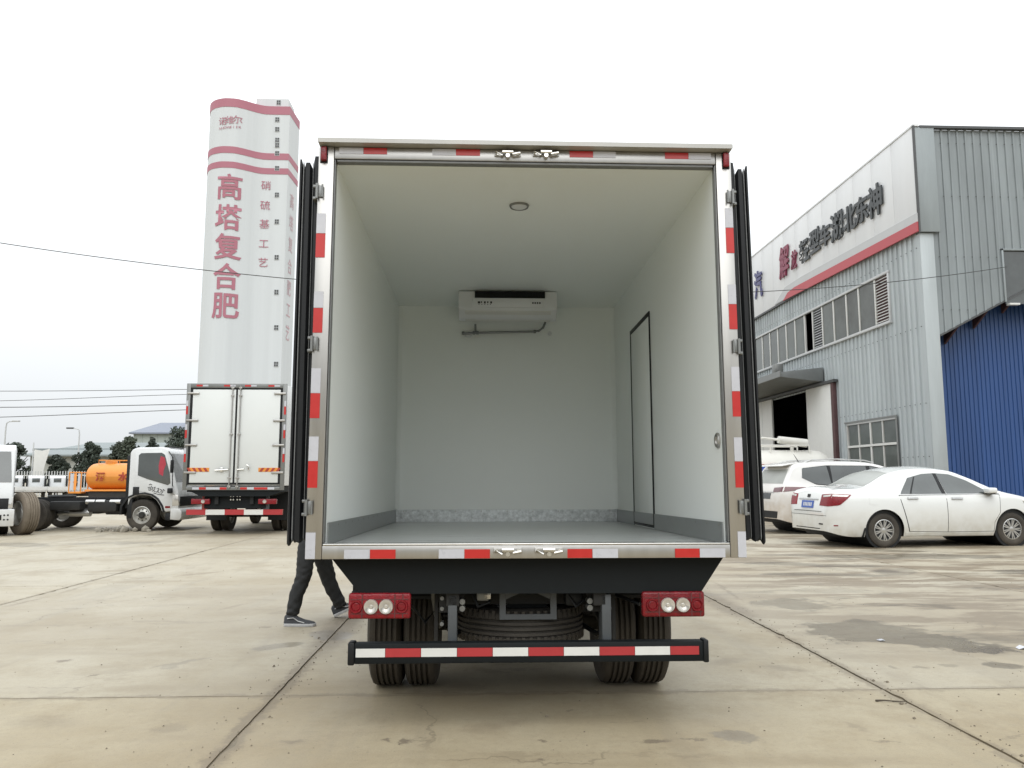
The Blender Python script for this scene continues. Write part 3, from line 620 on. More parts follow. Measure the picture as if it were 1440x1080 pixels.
P_('air_valve', MB().box(-.27, -.20, -.80, -.72, .61, .67, .01), M_frame); P_('air_valve', MB().box(.22, .32, -.80, -.72, .58, .66, .02), M_plas)
for x in (-.51, .545): P_('mud_flap', MB().box(x-.20+(0 if x > 0 else -.02), x+.20, -.452, -.445, .30, .58), M_plas) if False else None
for s in (-1, 1): P_('damper', MB().tube([(s*.52, -.55, .70), (s*.50, -.30, .40)], [.03, .022], 10), M_frame)
# axle, springs, wheels
q = MB(); q.cyl((-.9, 0, .385), (.9, 0, .385), .06); q.lathe([(0, -.16), (.12, -.14), (.19, 0), (.12, .14), (0, .16)], 24, Matrix.Translation((0, 0, .385)) @ AY); P_('rear_axle', q, M_chass)
for s in (-1, 1):
    q = MB()
    for k in range(6): q.box(*sorted((s*.40, s*.46)), -.62+k*.09, .62-k*.09, .50-k*.012, .511-k*.012)
    P_('leaf_spring', q, M_chass)
    for xx, f in ((.606, -1), (.822, 1)): truck_wheel(T, (s*xx-.004, 0, .385), 'x', .385, .205, face=s*f)
    P_('mudguard', MB().prism([(-.47, .60), (-.42, .74), (-.25, .79), (.35, .79), (.50, .70), (.52, .70), (.36, .81), (-.26, .81), (-.44, .755), (-.49, .60)], *sorted((s*.50, s*.96)), 'yz'), M_plas)

# ---- one cab builder for all light trucks: forward is +X before matrix M
def cab(root, M, paint=None, decal=False, red_cloth=False, W=1.84, wheels=True, r=.385, mirrors=True):
    paint = paint or M_cab; hw = W/2
    def A(name, mb, mat, parent=root, **k): mb.M = M; return mb.build(name, mat, parent, **k)
    arc = [(.34+.50*math.cos(t), .385+.50*math.sin(t)) for t in [math.pi-.42-i*(math.pi-.55)/12 for i in range(13)]]
    pts = [(0, .62), (0, 1.92), (.05, 2.0), (.16, 2.05), (.78, 2.06), (.90, 2.02), (.96, 1.94), (1.16, 1.17), (1.22, .98), (1.25, .80), (1.25, .50), (.86, .45)]
    pts += [(.83, .52), (.79, .62), (.70, .75), (.56, .85), (.38, .885), (.20, .87), (.06, .80)]
    sh = A('cab_shell', MB().prism(pts, -hw, hw, 'xz', .035, 3), paint)
    # doors with windows on both flanks
    for s in (-1, 1):
        f = s*hw
        ya, yb = sorted((f+s*.001, f+s*.010))
        dpts = [(.14, .98), (.14, 1.95), (.80, 1.98), (.90, 1.92), (1.08, 1.25), (1.10, .50), (.90, .49), (.87, .60), (.80, .74), (.66, .87), (.44, .95)]
        dr = A('cab_door', MB().prism(dpts, ya, yb, 'xz', .006), paint)
        wp = [(.22, 1.36), (.22, 1.86), (.28, 1.91), (.78, 1.92), (.86, 1.87), (1.0, 1.42), (1.03, 1.17), (.97, 1.12), (.70, 1.20), (.46, 1.27)]
        A('door_window', MB().prism(wp, *sorted((f+s*.011, f+s*.016)), 'xz'), M_glass, dr)
        if red_cloth and s < 0:
            A('red_cloth', MB().prism([(.74, 1.40), (.72, 1.60), (.76, 1.84), (.86, 1.80), (.90, 1.64), (.85, 1.48), (.84, 1.34)], *sorted((f+s*.0165, f+s*.018)), 'xz'), M_pinkc, dr, label='red cloth behind the driver window')
        A('door_handle', MB().box(.10+.02, .27, *sorted((f+s*.008, f+s*.022)), .88, 1.08, .006), M_plas, dr)
        A('arch_flare', MB().prism([(-.13, .40), (-.12, .60), (.02, .80), (.20, .885), (.40, .90), (.58, .865), (.72, .765), (.83, .60), (.88, .46), (.93, .46), (.88, .62), (.76, .80), (.61, .905), (.41, .945), (.18, .925), (-.02, .83), (-.17, .62), (-.18, .40)], *sorted((f-s*.30, f+s*.018)), 'xz', .004), M_plas)
        if mirrors:
            mr_ = MB(); mr_.tube([(1.08, f, 1.10), (1.14, f+s*.16, 1.12), (1.12, f+s*.17, 1.80), (.95, f, 1.95)], .012)
            mi_ = A('mirror_arm', mr_, M_plas);
            A('mirror', MB().box(1.08, 1.13, *sorted((f+s*.08, f+s*.22)), 1.42, 1.74, .02), M_plas, mi_)
            A('low_mirror', MB().box(1.02, 1.12, *sorted((f+s*.05, f+s*.18)), .92, 1.05, .02), M_plas, mi_)
        A('headlamp', MB().prism([(1.06, .60), (1.07, .94), (1.235, .86), (1.26, .62)], *sorted((f-s*.34, f+s*.006)), 'xz', .01), M_clear)
        A('side_marker', MB().box(.93, 1.05, *sorted((f+s*.011, f+s*.015)), .56, .61), M_lens, dr)
        A('cab_step', MB().box(.92, 1.2, *sorted((f-s*.30, f-s*.02)), .26, .44, .02), M_plas)
        if wheels: 
            wh = truck_wheel(root, M @ Vector((.34, s*(hw-.13), .385)), 'y', r, .2, face=-s, rot=None) if abs(M.to_euler().z) < .01 else truck_wheel(root, M @ Vector((.34, s*(hw-.13), .385)), 'y', r, .2, face=-s, rot=M.to_3x3().to_4x4())
    # windscreen in the sloping face, grille, bumper, lamps
    n = Vector((.72, 0, .19)).normalized(); o = n*.006
    a, b_ = Vector((.972, 0, 1.90))+o, Vector((1.153, 0, 1.20))+o
    w = MB(); w.grid([[a+Vector((0, -hw+.09, 0)), a+Vector((0, hw-.09, 0))], [b_+Vector((0, -hw+.04, 0)), b_+Vector((0, hw-.04, 0))]]); w.grid([[a+Vector((0, hw-.09, 0))-n*.02, a+Vector((0, -hw+.09, 0))-n*.02], [b_+Vector((0, hw-.04, 0))-n*.02, b_+Vector((0, -hw+.04, 0))-n*.02]])
    wsx = A('windscreen', w, M_glass)
    w = MB()
    for y in (-.35, .35): w.tube([b_+n*.012+Vector((0, y, .01)), b_+n*.014+Vector((-.20, y+.32, .37))], .008, 6)
    A('wiper', w, M_plas, wsx)
    A('grille', MB().box(1.245, 1.262, -hw+.07, hw-.07, .60, .84, .008), M_plas)
    A('front_bumper', MB().prism([(1.06, .28), (1.06, .55), (1.29, .55), (1.34, .47), (1.34, .33), (1.29, .26)], -hw-.02, hw+.02, 'xz', .02), paint)
    A('number_plate', MB().box(1.341, 1.348, -.22, .22, .36, .47, .003), M_plate)
    A('roof_lamp', MB().box(.80, .86, -.6, .6, 2.058, 2.085, .01), M_plas)
    A('cab_rear_panel', MB().box(-.10, -.004, -hw+.06, hw-.06, .55, 1.85, .02), M_plas)
    if decal:       # stroked script decal on the door
        q = MB(); f = -hw-.0125
        def st_(pts): q.tube([(.48+(x-.63)*.88, f, z+.05) for x, z in pts], .0095, 5)
        st_([(.66, 1.075), (.70, 1.10), (.74, 1.08)]); st_([(.63, 1.02), (.67, 1.0), (.66, .95), (.70, .94), (.72, .99), (.68, 1.03)]); st_([(.72, 1.04), (.78, 1.0), (.74, .95)])
        st_([(.76, .92), (.82, .97), (.84, 1.03), (.80, 1.01)]); st_([(.80, .93), (.88, .90), (.93, .96)]); st_([(.88, .98), (.94, 1.0), (.92, .90), (.97, .88)]); st_([(.97, .97), (1.03, .95), (.99, .90)]); st_([(1.0, .86), (1.05, .90), (1.07, .97), (1.11, .93)]); st_([(.80, .88), (.95, .84), (1.09, .83)])
        A('door_script', q, M_text)
    return sh
M90 = Matrix.Translation((0, 2.55, .063)) @ Matrix.Rotation(math.pi/2, 4, 'Z')
cab(T, M90, W=1.86)

# ------------------------------------------------------------------ closed box truck standing on the left
B = thing('box_truck', 'white box truck with closed twin rear doors and red and white bumper bar', 'truck', (-5.69, 18.5, 0))
def Q_(name, mb, mat, parent=B, **k): return mb.build(name, mat, parent, **k)
Q_('cargo_box', MB().box(-1.135, 1.135, .03, 4.3, 1.12, 3.46, .01), M_cab)
q = MB(); q.box(-1.15, -1.06, -.02, .029, 1.02, 3.48, .004); q.box(1.06, 1.15, -.02, .029, 1.02, 3.48, .004); q.box(-1.06, 1.06, -.02, .029, 3.38, 3.48, .004); q.box(-1.06, 1.06, -.02, .029, 1.02, 1.10, .004); Q_('rear_frame', q, M_frame)
for s in (-1, 1):
    d = Q_('cargo_door', MB().box(*sorted((s*.022, s*1.005)), -.012, .028, 1.19, 3.34, .006), M_frpo)
    q = MB(); q.box(*sorted((s*1.007, s*1.058)), -.008, .028, 1.15, 3.378); q.box(*sorted((s*.0, s*.020)), -.008, .028, 1.15, 3.378)
    q.box(*sorted((s*.017, s*1.016)), -.008, .028, 3.343, 3.378); q.box(*sorted((s*.017, s*1.016)), -.008, .028, 1.15, 1.187)
    Q_('door_gasket', q, M_rub, d)
    for x in (.09,):
        q = MB(); q.tube([(s*x, -.035, 1.06), (s*x, -.035, 3.43)], .014)
        for z in (1.10, 1.30, 2.3, 3.2, 3.38): q.box(s*x-.035, s*x+.035, -.045, -.013, z-.02, z+.02, .004)
        Q_('lock_rod', q, M_stain, d)
    for z in (3.25, 2.62, 2.05, 1.42): Q_('door_hinge', MB().box(*sorted((s*.86, s*1.13)), -.040, -.013, z-.024, z+.024, .008), M_stain, d)
    ch = Q_('chevron_board', MB().box(*sorted((s*.56, s*1.03)), -.020, -.0125, 1.44, 1.53), M_orange, d)
    for k in range(4):
        x0 = s*.56+s*(.02+k*.125); Q_('chevron_stripe', MB().prism([(x0, 1.442), (x0+s*.06, 1.442), (x0+s*.115, 1.528), (x0+s*.055, 1.528)], -.0225, -.0203, 'xz'), M_dkred, ch)
q = MB(); q.tube([(-.42, -.05, 1.47), (-.12, -.05, 1.49)], .016); q.tube([(.09, -.05, 1.49), (.24, -.05, 1.50)], .014); q.tube([(.30, -.05, 1.60), (.34, -.06, 1.56), (.34, -.06, 1.48)], .016); q.box(-.30, -.24, -.06, -.013, 1.44, 1.54, .005); Q_('door_lever', q, M_chrome)
def tape(x0, x1, z0, z1, red): Q_('reflective_strip', MB().box(x0, x1, -.0235, -.0205, z0, z1), M_red if red else M_wht)
for i, x in enumerate((-.93, -.30, .18, .72)): tape(x, x+.14, 3.41, 3.45, 1); tape(x+.142, x+.27, 3.41, 3.45, 0)
for i in range(12): 
    if i not in (5, 6): tape(-.92+i*.155, -.92+i*.155+.153, 1.035, 1.085, i % 3 == 1 or i == 9)
for s in (-1, 1):
    for zt in (2.95, 2.40, 1.85): tape(*sorted((s*1.10, s*1.145)), zt, zt+.13, 0); tape(*sorted((s*1.10, s*1.145)), zt-.19, zt-.002, 1)
q = MB(); q.box(-1.05, 1.05, .02, 4.2, .98, 1.10); Q_('subframe', q, M_black)
q = MB(); q.prism([(-.95, .98), (-.75, .88), (.80, .88), (1.10, .98)], .02, .6, 'xz'); Q_('rear_apron', q, M_black)
for s in (-1, 1):
    Q_('chassis_rail', MB().box(*sorted((s*.36, s*.44)), .1, 6.2, .70, .96), M_chass)
    tl = Q_('tail_lamp', MB().box(*sorted((s*.55, s*.97)), .08, .16, .70, .82, .012), M_lens)
    Q_('round_lens', MB().lathe([(0, .012), (.04, .010), (.045, 0), (0, 0)], 20, Matrix.Translation((s*.70, .079, .76)) @ AY), M_clear, tl)
    for xx, f in ((-.31 if s > 0 else -.55, 1), (.55, 1)): pass
    for xx in (.62, .86): truck_wheel(B, (s*xx, 1.75, .40), 'x', .40, .21, face=s)
    Q_('mud_flap', MB().box(*sorted((s*.5, s*.98)), 1.18, 1.20, .28, .95), M_plas)
Q_('rear_crossmember', MB().box(-.7, .7, .18, .24, .60, .97), M_black)
q = MB()
for x in (-.09, -.03, .06, .12):
    for z in (.80, .88): q.cyl((x, .14, z), (x, .18, z), .018, n=8)
Q_('tow_bolt', q, M_chrome)
ub = Q_('underrun_bar', MB().box(-1.10, 1.09, .17, .25, .452, .576, .006), M_dkred)
for i in range(5): Q_('bar_stripe', MB().box(-1.10+i*.438+.001, -1.10+(i+1)*.438-.001, .166, .1695, .454, .574), M_bar_w if i % 2 else M_bar_r, ub)
for x in (-.70, .70): Q_('bar_bracket', MB().box(x-.06, x+.06, .20, .28, .577, .92), M_dkred if x < 0 else M_grey, ub)
q = MB(); q.cyl((-.9, 1.75, .40), (.9, 1.75, .40), .07); Q_('rear_axle', q, M_chass)
cab(B, Matrix.Translation((0, 4.6, 0)) @ Matrix.Rotation(math.pi/2, 4, 'Z'), W=1.95)

# ------------------------------------------------------------------ cab-chassis truck, side on
C = thing('chassis_truck', 'white cab truck with bare black chassis frame parked side on before the orange tanker', 'truck', (-8.70, 20.95, 0), R(-1))
cab(C, Matrix.Identity(4), W=1.86, decal=True, red_cloth=True)
def C_(name, mb, mat, parent=C, **k): return mb.build(name, mat, parent, **k)
for y in (-.40, .40): C_('chassis_rail', MB().prism([(-3.0, .66), (-3.0, .80), (-.1, .80), (1.2, .72), (1.2, .52), (-.1, .60)], y-.035, y+.035, 'xz'), M_chass)
for x in (-2.95, -2.2, -1.3, -.5): C_('cross_member', MB().box(x-.04, x+.04, -.36, .36, .64, .78), M_chass)
q = MB(); q.box(-1.02, -.30, -.86, -.50, .46, .74, .05); q.box(-2.0, -1.25, -.75, -.45, .50, .72, .03); C_('battery_box', q, M_chass)
for x in (-.95, -.70): C_('air_tank', MB().cyl((x-.24+.12, -.80, .71), (x+.10, -.80, .71), .055, n=16), M_alloy)
C_('air_tank', MB().cyl((-.48, -.80, .71), (-.22, -.80, .71), .055, n=16), M_alloy)
C_('exhaust', MB().tube([(-1.9, -.5, .40), (-1.65, -.5, .42), (-1.6, -.5, .42), (-1.1, -.5, .42)], [.04, .04, .085, .085], 14), M_alloy)
C_('propeller_shaft', MB().tube([(-2.4, 0, .42), (.3, 0, .55)], .05, 10), M_chass)
for s in (-1, 1):
    for yy in (.60, .82): truck_wheel(C, (-2.35, s*yy, .385), 'y', .385, .2, face=-s)
    q = MB()
    for k in range(6): q.box(-2.95+k*.09, -1.75-k*.09, s*.50-.03, s*.50+.03, .56-k*.012, .571-k*.012)
    C_('leaf_spring', q, M_chass)
q = MB(); q.cyl((-2.35, -.9, .385), (-2.35, .9, .385), .06); q.lathe([(0, -.16), (.12, -.14), (.19, 0), (.12, .14), (0, .16)], 20, Matrix.Translation((-2.35, 0, .385)) @ AX); C_('rear_axle', q, M_chass)
for x0, x1, y0, y1, z0, z1 in ((-2.9, -2.72, -.36, .36, .40, .64), (-1.9, -1.35, .45, .85, .36, .74), (-1.2, -.25, .45, .88, .34, .78), (-.25, -.05, -.55, .55, .35, .62)): C_('side_box', MB().box(x0, x1, y0, y1, z0, z1, .03), M_chass)
C_('spare_carrier', MB().lathe([(.10, .80), (.30, .80), (.34, .83), (.30, .86), (.10, .86)], 30, Matrix.Translation((-2.1, 0, 0))), M_chass)
q = MB(); q.box(-.02, .10, -.90, -.62, .30, .84, .01); C_('mud_flap', q, M_plas)

# ------------------------------------------------------------------ truck cut by the left edge, facing right towards the camera
F = thing('white_truck', 'white truck cut off by the left edge showing its windscreen and bumper', 'truck', (-12.22, 19.10, 0), R(-60))
cab(F, Matrix.Diagonal((1.05, 1.12, 1.0, 1)), W=1.95, r=.40, mirrors=False)
def F_(name, mb, mat, parent=F, **k): return mb.build(name, mat, parent, **k)
F_('chassis_rail', MB().box(-3.2, 0, -.5, -.4, .62, .84), M_chass); F_('chassis_rail', MB().box(-3.2, 0, .4, .5, .62, .84), M_chass)
for s in (-1, 1): truck_wheel(F, (-2.6, s*.8, .40), 'y', .40, .3, face=-s)
F_('badge', MB().lathe([(0, .0), (.105, 0), (.11, .012), (.085, .02), (.075, .008), (0, .012)], 28, Matrix.Translation((1.285, .62, 1.0)) @ Matrix.Rotation(math.pi/2, 4, 'Y') @ Matrix.Rotation(0, 4, 'X')), M_grey)
F_('bumper_bar', MB().box(1.412, 1.45, -1.14, 1.14, .22, .60, .02), M_cab)
q = MB(); q.box(1.451, 1.456, .78, .90, .36, .48, .004)
for y in (.50, .60, .95, 1.02):
    for z in (.42, .52): q.cyl((1.448, y, z-.05), (1.456, y, z-.05), .02, n=8)
F_('bumper_holes', q, M_plas, kind='stuff')
LWH = thing('truck_wheel', 'big dusty truck wheel standing beside the white cab at the left edge', 'wheel', (-10.46, 18.95, .52))
LWH.rotation_euler = (0, 0, R(-38)); LWH.location = (-10.62, 19.0, 0)
q = MB(); Tm = Matrix.Translation((0, 0, .485)) @ AY; q.lathe(tyre_profile(.49, .34, .28), 48, Tm); q.build('tyre', M_tyred, LWH)
q = MB(); q.lathe([(.285, -.14), (.285, .15), (.265, .155), (.25, .06), (.18, .02), (.12, .10), (0, .10), (0, -.05), (.26, -.10)], 36, Tm); q.build('rim', M_rim, LWH)

# ------------------------------------------------------------------ orange sprinkler tanker behind
K = thing('water_tanker', 'orange water tanker with a rounded tank marked in dark red characters', 'tanker truck', (-16.55, 40, 0))
def K_(name, mb, mat, parent=K, **k): return mb.build(name, mat, parent, **k)
n = 28; rows = []
for x, sc in ((-2.62, .70), (-2.60, .86), (-2.52, .95), (-2.36, 1.0), (2.4, 1.0), (2.5, .9)):
    rows.append([(x, -sc*.86*math.cos(2*math.pi*k/n), 1.36+sc*(.66*math.sin(2*math.pi*k/n))) for k in range(n+1)])
q = MB(); q.grid(rows); q.bm.faces.new([v for v in sorted([v for v in q.bm.verts if abs(v.co.x+2.62) < 1e-4][:n], key=lambda v: math.atan2(v.co.z-1.36, v.co.y))]); bmesh.ops.recalc_face_normals(q.bm, faces=q.bm.faces[:])
K_('tank', q, M_orange)
q = MB(); q.box(-2.55, 2.3, -.88, .88, .66, .74, .01); K_('tank_cradle', q, M_orred)
K_('side_skirt', MB().box(-2.4, 2.2, -.80, .80, .30, .655, .02), M_chass)
q = MB(); q.box(-3.6, 3.9, -.45, -.35, .42, .62); q.box(-3.6, 3.9, .35, .45, .42, .62); K_('chassis_rail', q, M_chass)
q = MB()
for y in (-.35, .35): q.tube([(-2.2, y, 1.98), (-2.2, y, 2.16), (1.9, y, 2.12), (1.9, y, 1.98)], .025, 6)
q.tube([(-2.2, -.35, 2.16), (-2.2, .35, 2.16)], .025, 6)
for x in (-1.2, -.1, .9): q.tube([(x, -.35, 1.99), (x, -.35, 2.13)], .02, 6)
K_('walkway_rail', q, M_orange)
K_('manhole', MB().lathe([(0, 2.14), (.26, 2.14), (.28, 2.10), (.28, 1.98), (0, 1.98)], 24, Matrix.Translation((-1.75, 0, 0))), M_orange)
q = MB(); q.box(-3.30, -2.70, -.92, .92, .56, .64); 
for x in (-3.28, -2.99, -2.72): q.tube([(x, -.92, .60), (x, -.92, 1.56)], .03, 6)
q.tube([(-3.28, -.92, 1.56), (-2.72, -.92, 1.56)], .03, 6); q.tube([(-3.28, -.92, 1.10), (-2.72, -.92, 1.10)], .025, 6); q.tube([(-3.28, .92, .6), (-3.28, .92, 1.56), (-3.28, -.92, 1.56)], .03, 6)
pf = K_('spray_platform', q, M_orange)
for x in (-3.20, -2.86): K_('warning_stripe', MB().box(x, x+.12, -.96, -.952, .72, 1.5), M_wht, pf)
K_('warning_stripe', MB().box(-3.04, -2.92, -.96, -.952, .72, 1.5), M_orred, pf)
for ch, x in (('洒', -1.86), ('水', -.78)):
    letter(ch, .44, (x, -.874, 1.36), FACE_S, M_dkred, K, ext=.01, bold=.012)
for s in (-1, 1): truck_wheel(K, (.55, s*.75, .40), 'y', .40, .3, face=-s)
cab(K, Matrix.Translation((2.75, 0, 0)), paint=M_orange, W=1.9)

# mini trucks in a row further back
def mini(x, y, label):
    t = thing('mini_truck', label, 'truck', (x, y, 0), R(120), 'small white trucks parked in a row')
    q = MB(); q.prism([(0, .30), (0, 1.32), (.06, 1.42), (.7, 1.46), (.86, 1.40), (1.18, .92), (1.30, .80), (1.32, .36)], -.47, .47, 'xz', .05, 3); q.build('cab_shell', M_cab, t)
    q = MB(); q.box(-.02, -.003, -.20, .24, 1.0, 1.27, .02); q.build('rear_window', M_glass, t)
    for s in (-1, 1): q = MB(); q.prism([(.14, .90), (.14, 1.28), (.70, 1.30), (.98, .92)], *sorted((s*.471, s*.48)), 'xz'); q.build('side_window', M_glass, t)
    q = MB(); q.grid([[(.885, -.4, 1.385), (.885, .4, 1.385)], [(1.175, -.42, .95), (1.175, .42, .95)]]); o = q.build('windscreen', M_glass, t); o.location = (.012, 0, .006)
    q = MB(); q.box(-2.0, -.04, -.6, .6, .42, .50); q.box(-2.0, -.04, -.62, -.58, .50, .74); q.box(-2.0, -.04, .58, .62, .50, .74); q.box(-2.02, -1.98, -.62, .62, .50, .74); q.build('load_bed', M_cab, t)
    q = MB(); q.box(-.10, -.02, -.6, .6, .5, 1.30); q.bm.clear(); q.box(-.09, -.03, -.58, -.48, .3, 1.25); q.box(-.09, -.03, .48, .58, .3, 1.25); q.build('bed_guard', M_chass, t)
    for xx in (-1.5, .55):
        for s in (-1, 1): truck_wheel(t, (xx, s*.42, .27), 'y', .27, .15, face=-s)
mini(-30.95, 54, 'small white truck nearest the left edge in the parked row'); mini(-29.65, 54.2, 'small white truck in the middle of the parked row'); mini(-28.35, 54.4, 'small white truck beside the orange tanker in the parked row')

# ------------------------------------------------------------------ cars lofted from side profile, plan and cross-section curves
class Car:
    """x from the rear bumper forward, y across (right side negative), z up"""
    def __init__(s, root, Lc, top, plan, tum, ax, r, sill=.20, arch=.07, crown=.05, round_=.09):
        s.root = root; s.L = Lc; s.top = smooth_curve(top); s.plan = smooth_curve(plan); s.tum = smooth_curve(tum); s.ax = ax; s.r = r; s.sill = sill
        s.arch = arch; s.crown = crown; s.rd = round_
    def zbot(s, x):
        z = s.sill+.10*max(0, 1-x/.5)**2+.04*max(0, (x-s.L+.5)/.5)
        for a in s.ax:
            ra = s.r+s.arch; d = abs(x-a)
            if d < ra: z = max(z, s.r+math.sqrt(ra*ra-d*d)-.0)
        return z
    def hw(s, x, z): return s.plan(x)*s.tum(z)
    def section(s, x):
        zb, zt = s.zbot(x), s.top(x); r = min(s.rd, max(.01, (zt-zb)*.3)); out = []
        for i in range(17):
            z = zb+(zt-r-zb)*i/16; out.append((s.hw(x, z), z))
        w0 = s.hw(x, zt-r)
        for k in range(1, 6):
            t = k/5*math.pi/2; out.append((w0-r*1.3*(1-math.cos(t)), zt-r+r*math.sin(t)))
        w1 = out[-1][0]
        for k in range(1, 7): f = 1-k/6; out.append((w1*f, zt+s.crown*(1-f*f)))
        return out
    def body(s, mat):
        xs = set(i*s.L/88 for i in range(89)); xs |= {.005, .015, .03, .05, .075, s.L-.01, s.L-.03, s.L-.06}
        for a in s.ax:
            ra = s.r+s.arch
            for k in range(-12, 13): xs.add(a+ra*math.sin(k/12*math.pi/2)*.9999)
        xs = sorted(x for x in xs if 0 <= x <= s.L); tb = bmesh.new(); rows = []
        for x in xs:
            sec = s.section(x); full = [(-w, z) for w, z in sec]+[(w, z) for w, z in sec[-2::-1]]
            rows.append([tb.verts.new((x, y, z)) for y, z in full])
        for a, b in zip(rows, rows[1:]):
            for i in range(len(a)-1):
                tb.faces.new((a[i], a[i+1], b[i+1], b[i]))
        tb.faces.new(rows[0][::-1]); tb.faces.new(rows[-1]); bmesh.ops.recalc_face_normals(tb, faces=tb.faces[:])
        s.bvh = BVHTree.FromBMesh(tb); m = MB(); m._merge(tb); s.obj = m.build('body', mat, s.root, ang=40); return s.obj
    def patch(s, name, mat, bot, top, project, off=.006, nu=14, nv=8, parent=None, skirt=.02, **k):
        """sheet that hugs the body: polylines bot/top (2-D), project(u,v)->origin,direction"""
        def res(pl, n):
            ln = [0]
            for a, b in zip(pl, pl[1:]): ln.append(ln[-1]+math.dist(a, b))
            out = []
            for i in range(n+1):
                d = ln[-1]*i/n; j = 0
                while j < len(ln)-2 and ln[j+1] < d: j += 1
                f = (d-ln[j])/max(1e-9, ln[j+1]-ln[j]); out.append(tuple(pl[j][q]+(pl[j+1][q]-pl[j][q])*f for q in (0, 1)))
            return out
        B_, T_ = res(bot, nu), res(top, nu); rows = []; 
        for j in range(nv+1):
            row = []
            for i in range(nu+1):
                u = B_[i][0]+(T_[i][0]-B_[i][0])*j/nv; v = B_[i][1]+(T_[i][1]-B_[i][1])*j/nv
                o, d = project(u, v); o, d = Vector(o), Vector(d).normalized(); hit = s.bvh.ray_cast(o, d)
                row.append((hit[0]-d*off) if hit[0] is not None else None)
                last_d = d
            rows.append(row)
        flat = [p for r_ in rows for p in r_ if p is not None]
        for r_ in rows:
            for i, p in enumerate(r_):
                if p is None:
                    u = min((q for q in range(len(r_)) if r_[q] is not None), key=lambda q: abs(q-i), default=None)
                    r_[i] = r_[u] if u is not None else flat[0]
        tb = bmesh.new(); V = [[tb.verts.new(p) for p in r_] for r_ in rows]
        for a, b in zip(V, V[1:]):
            for i in range(len(a)-1): tb.faces.new((a[i], a[i+1], b[i+1], b[i]))
        # skirt pushed into the body gives the sheet an edge
        rim = [V[0][i] for i in range(nu+1)]+[V[j][nu] for j in range(1, nv+1)]+[V[nv][i] for i in range(nu-1, -1, -1)]+[V[j][0] for j in range(nv-1, 0, -1)]
        inn = [tb.verts.new(v.co+last_d*skirt) for v in rim]
        for i in range(len(rim)): tb.faces.new((rim[i], inn[i], inn[(i+1) % len(rim)], rim[(i+1) % len(rim)]))
        bmesh.ops.remove_doubles(tb, verts=tb.verts, dist=1e-5); bmesh.ops.recalc_face_normals(tb, faces=tb.faces[:])
        # face outward
        m = MB(); m._merge(tb); return m.build(name, mat, parent or s.root, ang=50, **k)
    def side(s, sg): return lambda x, z: ((x, sg*3, z), (0, -sg, 0))
    def rear(s): return lambda y, z: ((-2, y, z), (1, 0, 0))
    def up(s): return lambda x, y: ((x, y, 4), (0, 0, -1))
    def wheels(s, spokes, tw=.20, rimr=.62):
        for a in s.ax:
            for sg in (-1, 1):
                y = sg*(s.hw(a, s.r+.02)-tw/2-.015)
                T_ = Matrix.Translation((a, y, s.r)) @ (AY if sg < 0 else AY @ Matrix.Rotation(math.pi, 4, 'X'))
                q = MB(); rin = s.r*rimr; q.lathe(tyre_profile(s.r, tw, rin, False), 44, T_); w = q.build('wheel', M_tyre, s.root)
                q = MB(); h = tw/2
                q.lathe([(rin+.004, -h*.8), (rin+.004, h*.84), (rin-.010, h*.88), (rin-.022, h*.6), (rin-.03, h*.1), (rin-.03, -h*.7)], 40, T_)
                for k in range(spokes):
                    Mx = T_ @ Matrix.Rotation(2*math.pi*k/spokes, 4, 'Z')
                    for dx in (-.016, .010): q.prism([(.045, -.012+dx*.4), (rin-.015, -.016+dx*1.6), (rin-.015, .004+dx*1.6), (.045, .010+dx*.4)], h*.45, h*.72, 'xy', M=Mx)
                q.lathe([(0, h*.5), (0, h*.76), (.028, h*.76), (.06, h*.66), (.06, h*.4)], 20, T_)
                q.build('rim', M_alloy, w)
                q = MB(); q.lathe([(0, -h*.2), (rin-.03, -h*.2), (rin-.03, -h*.35), (0, -h*.35)], 24, T_); q.build('brake_disc', M_chass, w)
    def under(s):
        q = MB(); q.box(.25, s.L-.25, -.60, .60, s.sill-.02, .52, .05)
        for a in s.ax: q.cyl((a, -.82, s.r+.02), (a, .82, s.r+.02), s.r+s.arch-.005, n=28)
        q.bm.verts.ensure_lookup_table(); return q.build('underbody', M_plas, s.root)

def rails(s, pts, r, name, mat, parent=None):
    q = MB(); q.tube(pts, r, 6); return q.build(name, mat, parent or s)

# ---- sedan
D = thing('sedan_car', 'white sedan with blue number plate parked in front of the blue wall', 'car', (6.12, 15.42, 0), R(6))
D.location = (6.43, 15.53, 0)
car = Car(D, 4.60, [(0, .64), (.02, .76), (.05, .88), (.09, 1.0), (.14, 1.055), (.3, 1.085), (.62, 1.10), (.80, 1.13), (1.35, 1.385), (1.75, 1.465), (2.15, 1.485), (2.6, 1.45), (2.95, 1.33), (3.5, 1.08), (3.66, 1.03), (4.15, .93), (4.42, .82), (4.55, .70), (4.6, .60)],
    [(0, .60), (.03, .70), (.10, .775), (.25, .835), (.55, .875), (1.05, .90), (2.3, .905), (3.6, .895), (4.1, .85), (4.4, .74), (4.53, .62), (4.6, .50)],
    [(.15, .90), (.26, .955), (.45, .99), (.62, 1.0), (.78, .995), (.90, .985), (.98, .955), (1.06, .90), (1.25, .80), (1.42, .70), (1.5, .66)], (1.07, 3.76), .32)
body = car.body(M_car); car.under(); car.wheels(9)
